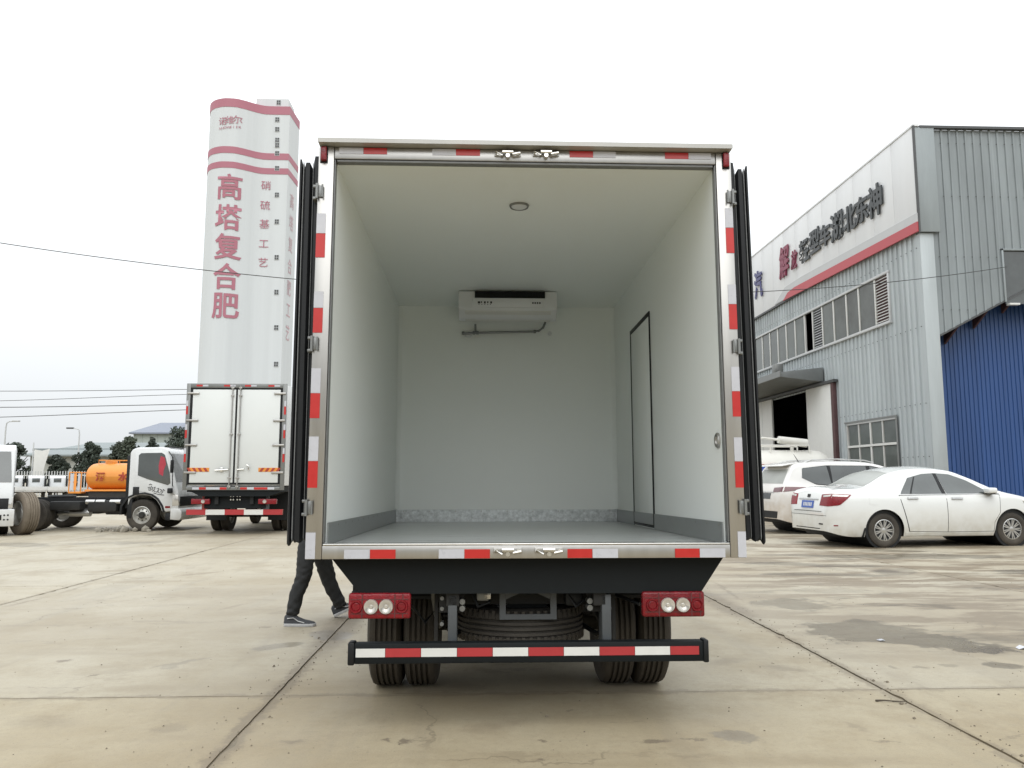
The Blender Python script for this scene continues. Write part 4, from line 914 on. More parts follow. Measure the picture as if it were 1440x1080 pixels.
for sg in (-1, 1):
    S = car.side(sg)
    car.patch('door', M_car, [(1.58, .30), (2.36, .285)], [(1.40, .965), (2.36, .975)], S, .005, 16, 8, label='rear passenger door'); 
    car.patch('door_gap', M_plas, [(1.565, .292), (2.366, .277)], [(1.388, .972), (2.366, .982)], S, .002, 16, 8); car.patch('door_gap', M_plas, [(2.366, .277), (3.452, .282)], [(2.366, .982), (3.512, .998)], S, .002, 20, 8)
    rd_ = [o for o in D.children if o.name.startswith('door')][-1]
    car.patch('door_window', M_glass, [(1.44, 1.0), (2.30, .995)], [(1.70, 1.30), (2.02, 1.375), (2.26, 1.39)], S, .007, 16, 6, rd_)
    car.patch('quarter_pillar', M_plas, [(1.63, 1.0), (1.665, 1.0)], [(1.83, 1.32), (1.86, 1.325)], S, .009, 2, 6, rd_)
    car.patch('door_handle', M_alloy, [(1.55, .905), (1.77, .905)], [(1.56, .935), (1.76, .935)], S, .032, 6, 2, rd_, skirt=.04)
    fd_ = car.patch('door', M_car, [(2.372, .285), (3.44, .29)], [(2.372, .975), (3.50, .99)], S, .005, 20, 8)
    car.patch('door_window', M_glass, [(2.40, .995), (3.34, 1.01)], [(2.33, 1.39), (2.60, 1.37), (2.9, 1.26), (3.28, 1.045)], S, .007, 20, 6, fd_)
    car.patch('door_handle', M_alloy, [(2.46, .90), (2.70, .90)], [(2.47, .93), (2.69, .93)], S, .032, 6, 2, fd_, skirt=.04)
    car.patch('pillar_cover', M_plas, [(2.305, .995), (2.385, .995)], [(2.265, 1.39), (2.325, 1.39)], S, .008, 2, 6)
    car.patch('window_trim', M_alloy, [(1.40, .978), (3.40, .990)], [(1.41, .992), (3.38, 1.002)], S, .009, 24, 1)
    car.patch('sill_trim', M_car, [(1.50, .215), (3.33, .215)], [(1.50, .268), (3.33, .268)], S, .012, 20, 2)
    car.patch('tail_light', M_lens, [(.05, .80), (.28, .785), (.44, .86)], [(.07, .965), (.36, .955), (.58, .945)], (lambda sg: lambda u, z: ((-1+u, sg*(.55+1.6+u*.0), z), (.75, -sg*1.0, 0)) )(sg), .008, 12, 5) if False else None
    def wrap(u, z, sg=sg):          # u runs from the tailgate round the corner to the flank
        ang = R(8)+R(78)*min(1, max(0, u)); c = Vector((.62, sg*.36, z)); d = Vector((math.cos(ang), -sg*math.sin(ang), 0)); return c-d*2.2, d
    tl = car.patch('tail_light', M_lens, [(.0, .775), (.30, .765), (.52, .79), (.62, .86)], [(.04, .985), (.35, 1.005), (.80, .985)], wrap, .008, 14, 5)
    car.patch('lamp_window', M_clear, [(.10, .935), (.40, .955), (.68, .945)], [(.10, .970), (.40, .992), (.74, .975)], wrap, .011, 8, 2, tl)
    car.patch('headlamp', M_clear, [(4.12, .70), (4.42, .64)], [(4.0, .86), (4.36, .80)], S, .006, 6, 4)
    mm = MB(); mm.box(3.16, 3.34, *sorted((sg*.86, sg*1.05)), 1.005, 1.115, .035, 3); mo = mm.build('mirror', M_car, D)
    mm = MB(); mm.box(3.20, 3.36, *sorted((sg*.80, sg*1.03)), .985, 1.003, .008); mm.build('mirror_base', M_plas, mo)
    car.patch('mud_flap', M_plas, [(.62, .20), (.70, .20)], [(.655, .36), (.70, .38)], S, .012, 2, 3, skirt=.05)
    car.patch('bumper_reflector', M_lens, [(.10, .40), (.17, .40)], [(.10, .42), (.17, .42)], S, .006, 2, 1)
RR = car.rear()
car.patch('rear_window', M_rglass, [(.80, -.64), (.80, .64)], [(1.36, -.58), (1.36, .58)], car.up(), .006, 14, 10)
car.patch('windscreen', M_glass, [(3.42, -.70), (3.42, .70)], [(2.72, -.56), (2.72, .56)], car.up(), .006, 14, 10)
for a_, b_ in (((-.55, .62), (.55, .62)),): car.patch('boot_gap', M_plas, [(-.52, .66), (.52, .66)], [(-.52, .668), (.52, .668)], RR, .004, 12, 1)
for sg in (-1, 1): car.patch('boot_gap', M_plas, [(.16, sg*.60), (.62, sg*.64)], [(.16, sg*.607), (.62, sg*.647)], car.up(), .003, 8, 1)
car.patch('fuel_flap', M_car, [(.78, .80), (.94, .80)], [(.78, .93), (.94, .93)], car.side(-1), .004, 4, 4)
pl = car.patch('number_plate', M_plate, [(-.22, .72), (.22, .72)], [(-.22, .86), (.22, .86)], RR, .014, 4, 2)
car.patch('plate_marks', M_pvc, [(-.15, .755), (.15, .755)], [(-.15, .80), (.15, .80)], RR, .0155, 4, 1, pl) if False else None
for i in range(6): car.patch('plate_mark', M_pvc, [(-.165+i*.055, .755), (-.135+i*.055, .755)], [(-.165+i*.055, .825), (-.135+i*.055, .825)], RR, .016, 1, 1, pl, skirt=.004)
car.patch('chrome_strip', M_alloy, [(-.36, .882), (.36, .882)], [(-.36, .90), (.36, .90)], RR, .016, 8, 1)
bd = car.patch('badge', M_plas, [(-.05, .925), (.05, .925)], [(-.05, .985), (.05, .985)], RR, .012, 6, 4)
car.patch('bumper_line', M_plas, [(-.66, .585), (.66, .585)], [(-.66, .592), (.66, .592)], RR, .003, 16, 1)
car.patch('bumper_vent', M_plas, [(-.56, .415), (-.42, .415)], [(-.56, .44), (-.42, .44)], RR, .006, 3, 1)
car.patch('exhaust_trim', M_plas, [(-.45, .33), (.45, .33)], [(-.45, .345), (.45, .345)], RR, .004, 8, 1)
q = MB(); q.prism([(1.50, 1.43), (1.64, 1.475), (1.80, 1.48), (1.80, 1.46)], -.02, .02, 'xz', .004); q.build('roof_fin', M_car, D)

# ---- dusty SUV behind the sedan
U = thing('suv_car', 'dusty white estate SUV with dark side glass parked behind the white sedan', 'car', (6.85, 19.1, 0), R(7))
suv = Car(U, 4.66, [(0, .70), (.02, .86), (.06, 1.0), (.12, 1.12), (.30, 1.42), (.40, 1.575), (.50, 1.625), (.9, 1.675), (1.5, 1.695), (2.2, 1.68), (2.7, 1.60), (3.1, 1.40), (3.55, 1.14), (3.75, 1.09), (4.3, .98), (4.52, .84), (4.62, .70), (4.66, .62)],
    [(0, .66), (.03, .75), (.12, .83), (.3, .885), (.7, .915), (2.3, .925), (3.7, .91), (4.2, .85), (4.5, .72), (4.66, .54)],
    [(.15, .90), (.28, .96), (.5, .995), (.75, 1.0), (.95, .985), (1.05, .955), (1.14, .905), (1.45, .82), (1.62, .76), (1.72, .74)], (.98, 3.68), .35, sill=.24, crown=.03)
suv.body(M_suv); suv.under(); suv.wheels(5)
for sg in (-1, 1):
    S = suv.side(sg)
    suv.patch('side_window', M_glass, [(.58, 1.30), (.90, 1.16), (1.30, 1.13)], [(.62, 1.52), (1.25, 1.585)], S, .007, 14, 6)
    suv.patch('glass_band', M_plas, [(.60, 1.29), (.92, 1.14), (1.30, 1.12), (3.30, 1.14)], [(.64, 1.53), (1.25, 1.595), (2.40, 1.59), (2.72, 1.52), (3.26, 1.18)], S, .005, 40, 6)
    for a, b_, nm in ((1.34, 2.28, 'door_window'), (2.36, 3.30, 'door_window')):
        suv.patch(nm, M_glass, [(a, 1.13), (b_, 1.125 if b_ < 3 else 1.15)], [(a, 1.585), (b_-.02, 1.58)] if b_ < 3 else [(a, 1.58), (2.62, 1.52), (3.22, 1.19)], S, .007, 14, 6)
    suv.patch('window_pillar', M_plas, [(2.285, 1.13), (2.355, 1.13)], [(2.265, 1.58), (2.355, 1.58)], S, .008, 2, 6)
    suv.patch('window_pillar', M_plas, [(1.30, 1.13), (1.335, 1.13)], [(1.255, 1.585), (1.335, 1.585)], S, .008, 2, 6)
    for a, b_ in ((1.52, 2.30), (2.315, 3.25)):
        suv.patch('door_gap', M_plas, [(a-.009, .33), (b_+.009, .33)], [(a-.13 if a < 2 else a-.009, 1.09), (b_+.009, 1.10)], S, .002, 12, 8)
        dd = suv.patch('door', M_suv, [(a, .34), (b_, .34)], [(a-.12 if a < 2 else a, 1.08), (b_, 1.09)], S, .005, 12, 8)
        suv.patch('door_handle', M_suv, [(a+.10, .98), (a+.32, .98)], [(a+.11, 1.01), (a+.31, 1.01)], S, .03, 5, 2, dd, skirt=.04)
    def wrap2(u, z, sg=sg):
        ang = R(6)+R(80)*min(1, max(0, u)); c = Vector((.66, sg*.36, z)); d = Vector((math.cos(ang), -sg*math.sin(ang), 0)); return c-d*2.4, d
    suv.patch('tail_light', M_dklens, [(0, .965), (.5, .985), (.95, 1.05)], [(0, 1.07), (.45, 1.095), (1.05, 1.085)], wrap2, .010, 14, 4)
    q = MB(); q.tube([(.75, sg*.60, 1.665), (.95, sg*.62, 1.725), (1.6, sg*.63, 1.745), (2.3, sg*.62, 1.72), (2.55, sg*.60, 1.66)], .016, 8); q.build('roof_rail', M_alloy, U)
    q = MB(); q.box(3.12, 3.32, *sorted((sg*.88, sg*1.08)), 1.12, 1.26, .04, 3); q.build('mirror', M_suv, U)
    suv.patch('cladding_strip', M_plas, [(1.45, .26), (3.22, .26)], [(1.45, .33), (3.22, .33)], S, .008, 16, 2)
RR = suv.rear()
suv.patch('rear_window', M_rglass, [(-.68, 1.17), (.68, 1.17)], [(-.60, 1.50), (.60, 1.50)], RR, .006, 14, 8)
suv.patch('windscreen', M_glass, [(3.50, -.70), (3.50, .70)], [(2.80, -.58), (2.80, .58)], suv.up(), .006, 14, 10)
q = MB(); q.prism([(.20, 1.575), (.22, 1.61), (.60, 1.675), (.60, 1.64)], -.60, .60, 'xz', .008); q.build('rear_spoiler', M_suv, U)
suv.patch('plate_recess', M_grey, [(-.30, .80), (.30, .80)], [(-.32, .94), (.32, .94)], RR, .006, 6, 3)
suv.patch('rear_bumper', M_plas, [(-.62, .36), (.62, .36)], [(-.66, .52), (.66, .52)], RR, .012, 14, 3)
suv.patch('chrome_strip', M_alloy, [(-.45, .955), (.45, .955)], [(-.45, .972), (.45, .972)], RR, .012, 8, 1)
q = MB(); q.tube([(.78, -.30, 1.68), (.66, -.30, 1.87)], [.012, .004], 6); q.build('antenna', M_plas, U)

# ------------------------------------------------------------------ white tanker with a spray cannon by the workshop door
V = thing('spray_tanker', 'white tanker with blue lower band and spray cannon beside the workshop doorway', 'tanker truck', (8.1, 26.2, 0))
def V_(name, mb, mat, parent=V, **k): return mb.build(name, mat, parent, **k)
rows = []
for x, sc in ((-1.6, .86), (-1.5, .97), (-1.35, 1.0), (2.95, 1.0), (3.15, .96), (3.28, .86), (3.31, .72)):
    rows.append([(x, -sc*.86*math.cos(2*math.pi*k/28), 1.62+sc*.60*math.sin(2*math.pi*k/28)) for k in range(29)])
q = MB(); q.grid(rows); 
for xx in (-1.6, 3.31):
    vv = sorted([v for v in q.bm.verts if abs(v.co.x-xx) < 1e-4], key=lambda v: math.atan2(v.co.z-1.62, v.co.y)); 
    seen = []; [seen.append(v) for v in vv if all((v.co-w.co).length > 1e-5 for w in seen)]; q.bm.faces.new(seen)
bmesh.ops.recalc_face_normals(q.bm, faces=q.bm.faces[:]); V_('tank', q, M_tanw)
q = MB(); q.box(-1.6, 1.45, -.93, .93, 1.28, 1.70, .03); V_('side_box', q, M_tanb)
q = MB(); q.box(-1.62, 1.46, -.94, .94, 1.70, 1.735, .006); V_('box_edge', q, M_dkred)
q = MB(); q.box(-3.4, 3.3, -.44, -.36, .72, .95); q.box(-3.4, 3.3, .36, .44, .72, .95); q.box(-1.5, 3.2, -.8, .8, .96, 1.10); V_('chassis_rail', q, M_chass)
q = MB()
for y in (-.5, .5): q.tube([(-1.2, y, 2.36), (2.7, y, 2.36)], .028, 6); 
for x in (-1.2, .1, 1.4, 2.7):
    for y in (-.5, .5): q.tube([(x, y, 2.05), (x, y, 2.36)], .024, 6)
V_('walkway_rail', q, M_tanw)
q = MB(); q.tube([(1.2, -.3, 2.62), (1.9, -.3, 2.54), (2.05, -.3, 2.52)], .04, 10); q.cyl((1.75, -.3, 2.56), (2.7, -.3, 2.44), .12, .14, 20); q.cyl((2.2, -.3, 2.1), (2.2, -.3, 2.48), .06); q.tube([(0, -.3, 2.66), (1.3, -.3, 2.60)], .025, 6); V_('spray_cannon', q, M_tanw)
for xx in (.9, -2.9):
    for s in (-1, 1): truck_wheel(V, (xx, s*.80, .46), 'y', .46, .28, face=-s)
V_('tail_lamp', MB().box(3.30, 3.36, -.85, -.55, .80, .94, .01), M_lens); V_('rear_bar', MB().box(3.28, 3.36, -.95, .95, .48, .60, .01), M_bar_r)
cab(V, Matrix.Translation((-1.7, 0, .12)) @ Matrix.Rotation(math.pi, 4, 'Z'), W=1.95, wheels=False)

# ------------------------------------------------------------------ person walking past behind the open door
H = thing('person', 'person in black trousers and dark sneakers striding past behind the open door', 'person', (-1.50, 7.42, 0))
def skinned(name, verts, edges, mat, parent, root=0, sub=2):
    """verts: (x,y,z,r) in world metres, grown into one smooth surface"""
    me = bpy.data.meshes.new(name); o0 = Vector(H.location)
    me.from_pydata([Vector(v[:3])-o0 for v in verts], edges, []); o = bpy.data.objects.new(name, me); COL.objects.link(o)
    md = o.modifiers.new('skin', 'SKIN'); md.use_smooth_shade = True
    for i, v in enumerate(verts):
        r = v[3]; me.skin_vertices[0].data[i].radius = r if isinstance(r, tuple) else (r, r); me.skin_vertices[0].data[i].use_root = (i == root)
    ss = o.modifiers.new('sub', 'SUBSURF'); ss.levels = sub; ss.render_levels = sub
    dg = bpy.context.evaluated_depsgraph_get(); dg.update()
    nm = bpy.data.meshes.new_from_object(o.evaluated_get(dg)); bpy.data.objects.remove(o)
    for p in nm.polygons: p.use_smooth = True
    return link(name, nm, mat, parent)
cx, cyy = -1.53, 7.43
bv = [(cx, cyy, .90, (.125, .085)), (cx+.01, cyy, 1.05, (.12, .08)), (cx+.02, cyy, 1.22, (.14, .09)), (cx+.02, cyy, 1.36, (.13, .085)), (cx+.03, cyy, 1.45, .055), (cx+.045, cyy, 1.52, .052), (cx+.055, cyy, 1.60, (.078, .088)), (cx+.055, cyy, 1.68, (.070, .082)),
      (-1.545, 7.37, .82, .070), (-1.577, 7.31, .633, .056), (-1.583, 7.28, .44, .042), (-1.642, 7.268, .27, .036), (-1.668, 7.262, .10, .030),
      (-1.51, 7.49, .82, .070), (-1.474, 7.55, .54, .056), (-1.420, 7.60, .35, .042), (-1.355, 7.64, .20, .036), (-1.314, 7.667, .10, .030),
      (cx+.02, cyy-.17, 1.36, .055), (cx-.04, cyy-.22, 1.10, .043), (cx+.08, cyy-.23, .90, .032), (cx+.11, cyy-.23, .84, .030),
      (cx+.02, cyy+.17, 1.36, .055), (cx+.02, cyy+.22, 1.10, .043), (cx-.08, cyy+.23, .88, .032), (cx-.10, cyy+.23, .82, .030)]
be = [(0, 1), (1, 2), (2, 3), (3, 4), (4, 5), (5, 6), (6, 7), (0, 8), (8, 9), (9, 10), (10, 11), (11, 12), (0, 13), (13, 14), (14, 15), (15, 16), (16, 17), (3, 18), (18, 19), (19, 20), (20, 21), (3, 22), (22, 23), (23, 24), (24, 25)]
for hand, sg, hx in ((21, -1, cx+.11), (25, 1, cx-.10)):
    hz = bv[hand][2]; hy = bv[hand][1]
    for k, (dx, ln) in enumerate(((-.028, .062), (-.010, .072), (.009, .068), (.026, .052))):
        a = len(bv); bv += [(hx+dx, hy, hz-.035, .010), (hx+dx+.006, hy-sg*.006, hz-.035-ln*.55, .0085), (hx+dx+.010, hy-sg*.022, hz-.035-ln, .0075)]; be += [(hand, a), (a, a+1), (a+1, a+2)]
    a = len(bv); bv += [(hx+.035, hy-sg*.01, hz-.015, .011), (hx+.05, hy-sg*.02, hz-.05, .009)]; be += [(hand, a), (a, a+1)]
skinned('body', bv, be, M_skin, H)
tv = [(cx, cyy, .93, (.135, 0.1049)), (cx, cyy, .86, (.13, .10)), (-1.545, 7.37, .80, 0.0984), (-1.577, 7.31, .633, 0.0888), (-1.575, 7.285, .50, 0.0770), (-1.585, 7.28, .42, 0.0717), (-1.640, 7.27, .27, 0.0663), (-1.665, 7.265, .13, 0.0621), (-1.668, 7.262, .085, 0.0621),
      (-1.51, 7.49, .80, 0.0984), (-1.474, 7.55, .56, 0.0856), (-1.440, 7.585, .42, 0.0770), (-1.405, 7.61, .30, 0.0685), (-1.352, 7.64, .19, 0.0631), (-1.318, 7.665, .12, 0.0589), (-1.308, 7.668, .10, 0.0589)]
skinned('trousers', tv, [(0, 1), (1, 2), (2, 3), (3, 4), (4, 5), (5, 6), (6, 7), (7, 8), (1, 9), (9, 10), (10, 11), (11, 12), (12, 13), (13, 14), (14, 15)], M_trou, H, sub=3)
_t = [o for o in H.children if o.name.startswith('trousers')][0].data
for v in _t.vertices:
    z, x = v.co.z, v.co.x; n_ = v.normal.copy()
    k = .35+.65*(math.exp(-((z-.46)/.14)**2)+math.exp(-((z-.13)/.12)**2)+.6*math.exp(-((z-.80)/.1)**2))
    v.co += n_*(.0036*k*math.sin(z*62+x*34+3*math.sin(z*17+v.co.y*40))+.0026*k*math.sin(z*95-x*60+4*math.sin(z*11)))
jv = [(cx, cyy, .88, (.145, .105)), (cx+.01, cyy, 1.05, (.14, .10)), (cx+.02, cyy, 1.22, (.155, .105)), (cx+.02, cyy, 1.37, (.14, .10)), (cx+.03, cyy, 1.45, .07),
      (cx+.02, cyy-.17, 1.37, .068), (cx-.04, cyy-.22, 1.10, .056), (cx+.08, cyy-.23, .90, .045), (cx+.02, cyy+.17, 1.37, .068), (cx+.02, cyy+.22, 1.10, .056), (cx-.08, cyy+.23, .88, .045)]
skinned('jacket', jv, [(0, 1), (1, 2), (2, 3), (3, 4), (3, 5), (5, 6), (6, 7), (3, 8), (8, 9), (9, 10)], M_jack, H)
skinned('hair', [(cx+.03, cyy, 1.66, (.075, .085)), (cx+.045, cyy, 1.71, (.075, .085)), (cx+.06, cyy, 1.735, (.05, .06))], [(0, 1), (1, 2)], M_hair, H)
hd = bpy.data.objects.get('body')
def face_bits():
    q = MB(); o0 = Vector(H.location); c = Vector((cx+.055, cyy, 1.62))-o0
    q.prism([(c.x+.075, c.z-.012), (c.x+.102, c.z-.016), (c.x+.085, c.z+.022)], c.y-.012, c.y+.012, 'xz', .003)
    for s in (-1, 1): q.lathe([(0, -.006), (.028, -.004), (.03, .004), (0, .006)], 12, Matrix.Translation((c.x-.005, c.y+s*.083, c.z)) @ AY)
    q.build('nose_and_ears', M_skin, H)
    q = MB()
    for s in (-1, 1): q.lathe([(0, -.008), (.008, -.004), (.009, .002), (0, .006)], 10, Matrix.Translation((c.x+.074, c.y+s*.032, c.z+.02)) @ AX)
    q.box(c.x+.070, c.x+.080, c.y-.022, c.y+.022, c.z-.048, c.z-.040, .002); q.build('eyes_and_mouth', M_dkred, H)
face_bits()
def shoe(at, yaw, pitch):
    Mx = Matrix.Translation(Vector(at)-Vector(H.location)) @ Matrix.Rotation(R(yaw), 4, 'Z') @ Matrix.Rotation(R(-pitch), 4, 'Y')
    rows = []                                      # x from heel (0) to toe (.275)
    for x, w, zt in ((.0, .022, .085), (.012, .032, .10), (.05, .036, .115), (.09, .037, .105), (.13, .039, .078), (.18, .045, .058), (.23, .044, .048), (.262, .032, .040), (.275, .012, .030)):
        rows.append([(x, w*math.cos(t)*(1 if math.sin(t) < .4 else .85), .018+(zt-.018)*max(0, math.sin(t))) for t in [math.pi*k/12 for k in range(13)]])
    q = MB(); q.grid(rows, Mx); bmesh.ops.recalc_face_normals(q.bm, faces=q.bm.faces[:]); s = q.build('shoe', M_shoe, H)
    out = [(x, w*1.06) for x, w, _ in ((.0, .022, 0), (.012, .034, 0), (.05, .038, 0), (.13, .041, 0), (.18, .047, 0), (.23, .046, 0), (.264, .034, 0), (.279, .012, 0))]
    q = MB(); q.prism(out+[(x, -w) for x, w in out[::-1]], .0, .026, 'xy', .004, M=Mx); q.build('sole', M_sole, s)
    q = MB()
    for sg in (-1, 1): q.tube([Mx @ Vector((.035, sg*.037, .07)), Mx @ Vector((.09, sg*.0395, .075)), Mx @ Vector((.13, sg*.041, .05)), Mx @ Vector((.19, sg*.046, .035))], .0045, 6)
    q.build('shoe_stripe', M_sole, s)
shoe((-1.735, 7.255, 0), -4, 0); shoe((-1.372, 7.675, 0.004), 6, 24)

# ------------------------------------------------------------------ grey workshop building with white sign fascia
BX = 12.60; FX = 12.50
G_ = thing('workshop_building', 'grey corrugated workshop with white sign fascia and red stripe on the right', 'building', (BX, 21.6, 0))
G_.location = (0, 0, 0)
def B_(name, mb, mat, parent=G_, **k): return mb.build(name, mat, parent, **k)
def ribs(u, p, h):
    """trapezoid sheet profile height at u"""
    t = (u % p)/p
    if t < .66: return 0
    if t < .71: return h*(t-.66)/.05
    if t < .95: return h
    return h*(1-(t-.95)/.05)
def brk(a, b, p):
    pts = {a, b}; k = math.floor(a/p)-1
    while k*p < b+p:
        for f in (0, .66, .71, .95): 
            u = k*p+f*p
            if a < u < b: pts.add(u)
        k += 1
    return sorted(pts)
def sheet(parent, a, b, z0, z1, place, p, h, mat, name='cladding_panel'):
    f0 = z0 if callable(z0) else (lambda u: z0); f1 = z1 if callable(z1) else (lambda u: z1)
    us = brk(a, b, p); lo = [place(u, f0(u), ribs(u, p, h)) for u in us]; hi = [place(u, f1(u), ribs(u, p, h)) for u in us]
    q = MB(); q.grid([lo, hi]); lo2 = [place(u, f0(u), -.012) for u in us]; hi2 = [place(u, f1(u), -.012) for u in us]
    q.grid([lo2, lo]); q.grid([hi, hi2]); q.grid([[lo[0], lo2[0]], [hi[0], hi2[0]]]); q.grid([[lo2[-1], lo[-1]], [hi2[-1], hi[-1]]])
    return B_(name, q, mat, parent, ang=20)
placeW = lambda u, z, h: (BX-h, u, z)
openings = [(23.5, 46.0, 6.12, 7.62), (23.45, 26.75, .95, 3.15), (29.55, 34.8, 0, 4.62)]
u = 21.62
while u < 52:
    w = .92 if u < 40 else 2.0; b = u+w; cuts = sorted({u, b} | {e for o in openings for e in o[:2] if u < e < b})
    for a, c in zip(cuts, cuts[1:]):
        mid = (a+c)/2; zz = [0]; segs = []; z = 0
        for o in sorted([o for o in openings if o[0] < mid < o[1]], key=lambda o: o[2]):
            if o[2] > z+.02: segs.append((z, o[2]))
            z = o[3]
        segs.append((z, 8.62))
        for z0, z1 in segs: sheet(G_, a+.002, c-.002, z0, z1, placeW, .28, .042, M_clad)
    u = b
# shell behind the sheets
q = MB(); q.box(BX+.02, BX+.10, 34.85, 70, 0, 8.6); q.box(12.6, 33, 69.9, 70, 0, 11.3); q.box(32.9, 33, 22.0, 69.9, 0, 11.3); q.box(12.75, 33, 21.7, 70, 11.3, 11.42); q.box(12.66, 12.74, 21.7, 70, 8.6, 11.3); B_('rear_shell', q, M_clad2)
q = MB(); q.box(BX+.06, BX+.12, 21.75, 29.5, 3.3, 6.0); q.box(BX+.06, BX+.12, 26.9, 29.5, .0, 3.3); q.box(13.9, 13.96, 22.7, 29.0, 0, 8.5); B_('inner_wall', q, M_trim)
# fascia of white panels
u = 21.5
while u < 60:
    b = min(u+1.25, 60); B_('fascia_panel', MB().box(FX, FX+.10, u+.003, b-.003, 8.60, 11.46, .006), M_fasc); u = b
B_('fascia_edge', MB().box(FX-.02, FX+.035, 21.44, 21.497, 8.28, 11.48), M_trim)
B_('roof_edge', MB().box(FX-.02, FX+.16, 21.44, 60, 11.462, 11.52), M_fasc)
q = MB(); q.prism([(21.45, 8.30), (21.45, 8.60), (31.2, 8.93), (31.7, 8.63), (30.8, 8.57)], FX-.10, FX-.004, 'yz'); q.bm.clear()
q.prism([(21.46, 8.31), (21.46, 8.60), (30.4, 8.86), (31.1, 8.80), (31.6, 8.575), (30.8, 8.56)], FX-.06, FX-.004, 'yz'); B_('red_stripe', q, M_fred)
q = MB(); q.prism([(21.46, 8.603), (21.46, 8.86), (29.8, 9.12), (31.4, 9.10), (32.6, 8.62), (31.62, 8.62), (31.12, 8.81), (30.4, 8.864)], FX-.035, FX-.004, 'yz'); B_('grey_stripe', q, M_fgrey)
q = MB(); q.box(FX-.02, BX, 21.6, 60, 8.52, 8.595); B_('fascia_underside', q, M_trim)
# raised characters
for ch, y, zt, zb, mt, wd in (('一', 36.4, 10.25, 9.75, M_sgnb, 1.0), ('汽', 34.40, 10.61, 9.33, M_sgnb, .95), ('解', 31.33, 10.84, 9.50, M_sgnr, 1.05), ('放', 30.28, 10.34, 9.60, M_sgnr, .62), ('轻', 29.26, 10.50, 9.58, M_sgnk, .92), ('型', 28.30, 10.58, 9.68, M_sgnk, .92), ('车', 27.42, 10.48, 9.66, M_sgnk, .92), ('湖', 26.46, 10.60, 9.56, M_sgnk, .96), ('北', 25.46, 10.50, 9.60, M_sgnk, .94), ('东', 24.62, 10.52, 9.62, M_sgnk, .90), ('神', 23.74, 10.56, 9.52, M_sgnk, .92)):
    me = glyph(ch, 1.0, .022, .026 if mt is M_sgnk else .022, .12 if mt is M_sgnr else 0)
    xs_ = [v.co.x for v in me.vertices]; ys_ = [v.co.y for v in me.vertices]
    sx = wd/(max(xs_)-min(xs_)); sy = (zt-zb)/(max(ys_)-min(ys_)) if ch != '一' else sx
    me.transform(Matrix.Translation((FX-.06, y, (zt+zb)/2)) @ FACE_W @ Matrix.Diagonal((sx, sy, 1, 1))); link('letter', me, mt, G_)
# upper window band
wb = B_('window_band', MB().box(BX-.05, BX+.06, 23.38, 46.1, 7.625, 7.70, .004), M_fgrey)
B_('window_sill', MB().box(BX-.10, BX+.06, 23.38, 46.1, 6.03, 6.115, .004), M_fgrey, wb)
B_('window_jamb', MB().box(BX-.05, BX+.06, 23.40, 23.495, 6.117, 7.622, .004), M_fgrey, wb)
edges = [23.5, 24.35, 25.45, 26.35, 27.35, 28.3, 29.15, 29.9]+[30.85+.93*k for k in range(17)]
for i, (a, b) in enumerate(zip(edges, edges[1:])):
    if i in (0, 5):
        lv = B_('louvre', MB().box(BX+.03, BX+.05, a+.03, b-.03, 6.13, 7.61), M_trim)
        q = MB()
        for k in range(15): z = 6.17+k*.096; q.prism([(BX-.03, z), (BX-.025, z+.006), (BX+.025, z+.055), (BX+.02, z+.049)], a+.04, b-.04, 'xz')
        B_('louvre_slats', q, M_pvc if i == 0 else M_fgrey, lv, kind='stuff')
        if i == 0: lv.data.materials[0] = M_rust
    elif i == 6: pass
    else: B_('window_pane', MB().box(BX+.01, BX+.03, a+.035, b-.035, 6.13, 7.61), M_pane)
    B_('mullion', MB().box(BX-.02, BX+.05, b-.033, b+.033, 6.12, 7.62, .003), M_pvc)
# lower window: four columns, two rows
wf = B_('window', MB().box(BX-.03, BX+.05, 23.46, 26.74, 3.08, 3.145, .004), M_fgrey)
q = MB(); q.box(BX-.03, BX+.05, 23.46, 26.74, .96, 1.03); q.box(BX-.03, BX+.05, 23.46, 23.49, 1.032, 3.078); q.box(BX-.03, BX+.05, 26.71, 26.74, 1.032, 3.078); q.box(BX-.03, BX+.05, 23.492, 26.708, 2.31, 2.385); B_('window_frame', q, M_pvc, wf)
B_('window_trim', MB().box(BX-.06, BX-.034, 23.36, 26.84, 3.15, 3.20), M_frame, wf); B_('window_trim', MB().box(BX-.06, BX-.034, 23.36, 23.445, .95, 3.148), M_frame, wf)
ce = [23.52, 24.32, 25.10, 25.90, 26.68]
for i in range(4):
    if i: B_('window_mullion', MB().box(BX-.025, BX+.045, ce[i]-(.04 if i == 2 else .02), ce[i]+(.04 if i == 2 else .02), 1.032, 2.298), M_pvc, wf); B_('window_mullion', MB().box(BX-.025, BX+.045, ce[i]-(.04 if i == 2 else .02), ce[i]+(.04 if i == 2 else .02), 2.392, 3.078), M_pvc, wf)
    for z0, z1 in ((1.04, 2.29), (2.40, 3.07)): B_('window_pane', MB().box(BX+.01, BX+.03, ce[i]+.035, ce[i+1]-.035, z0, z1), M_pane, wf)
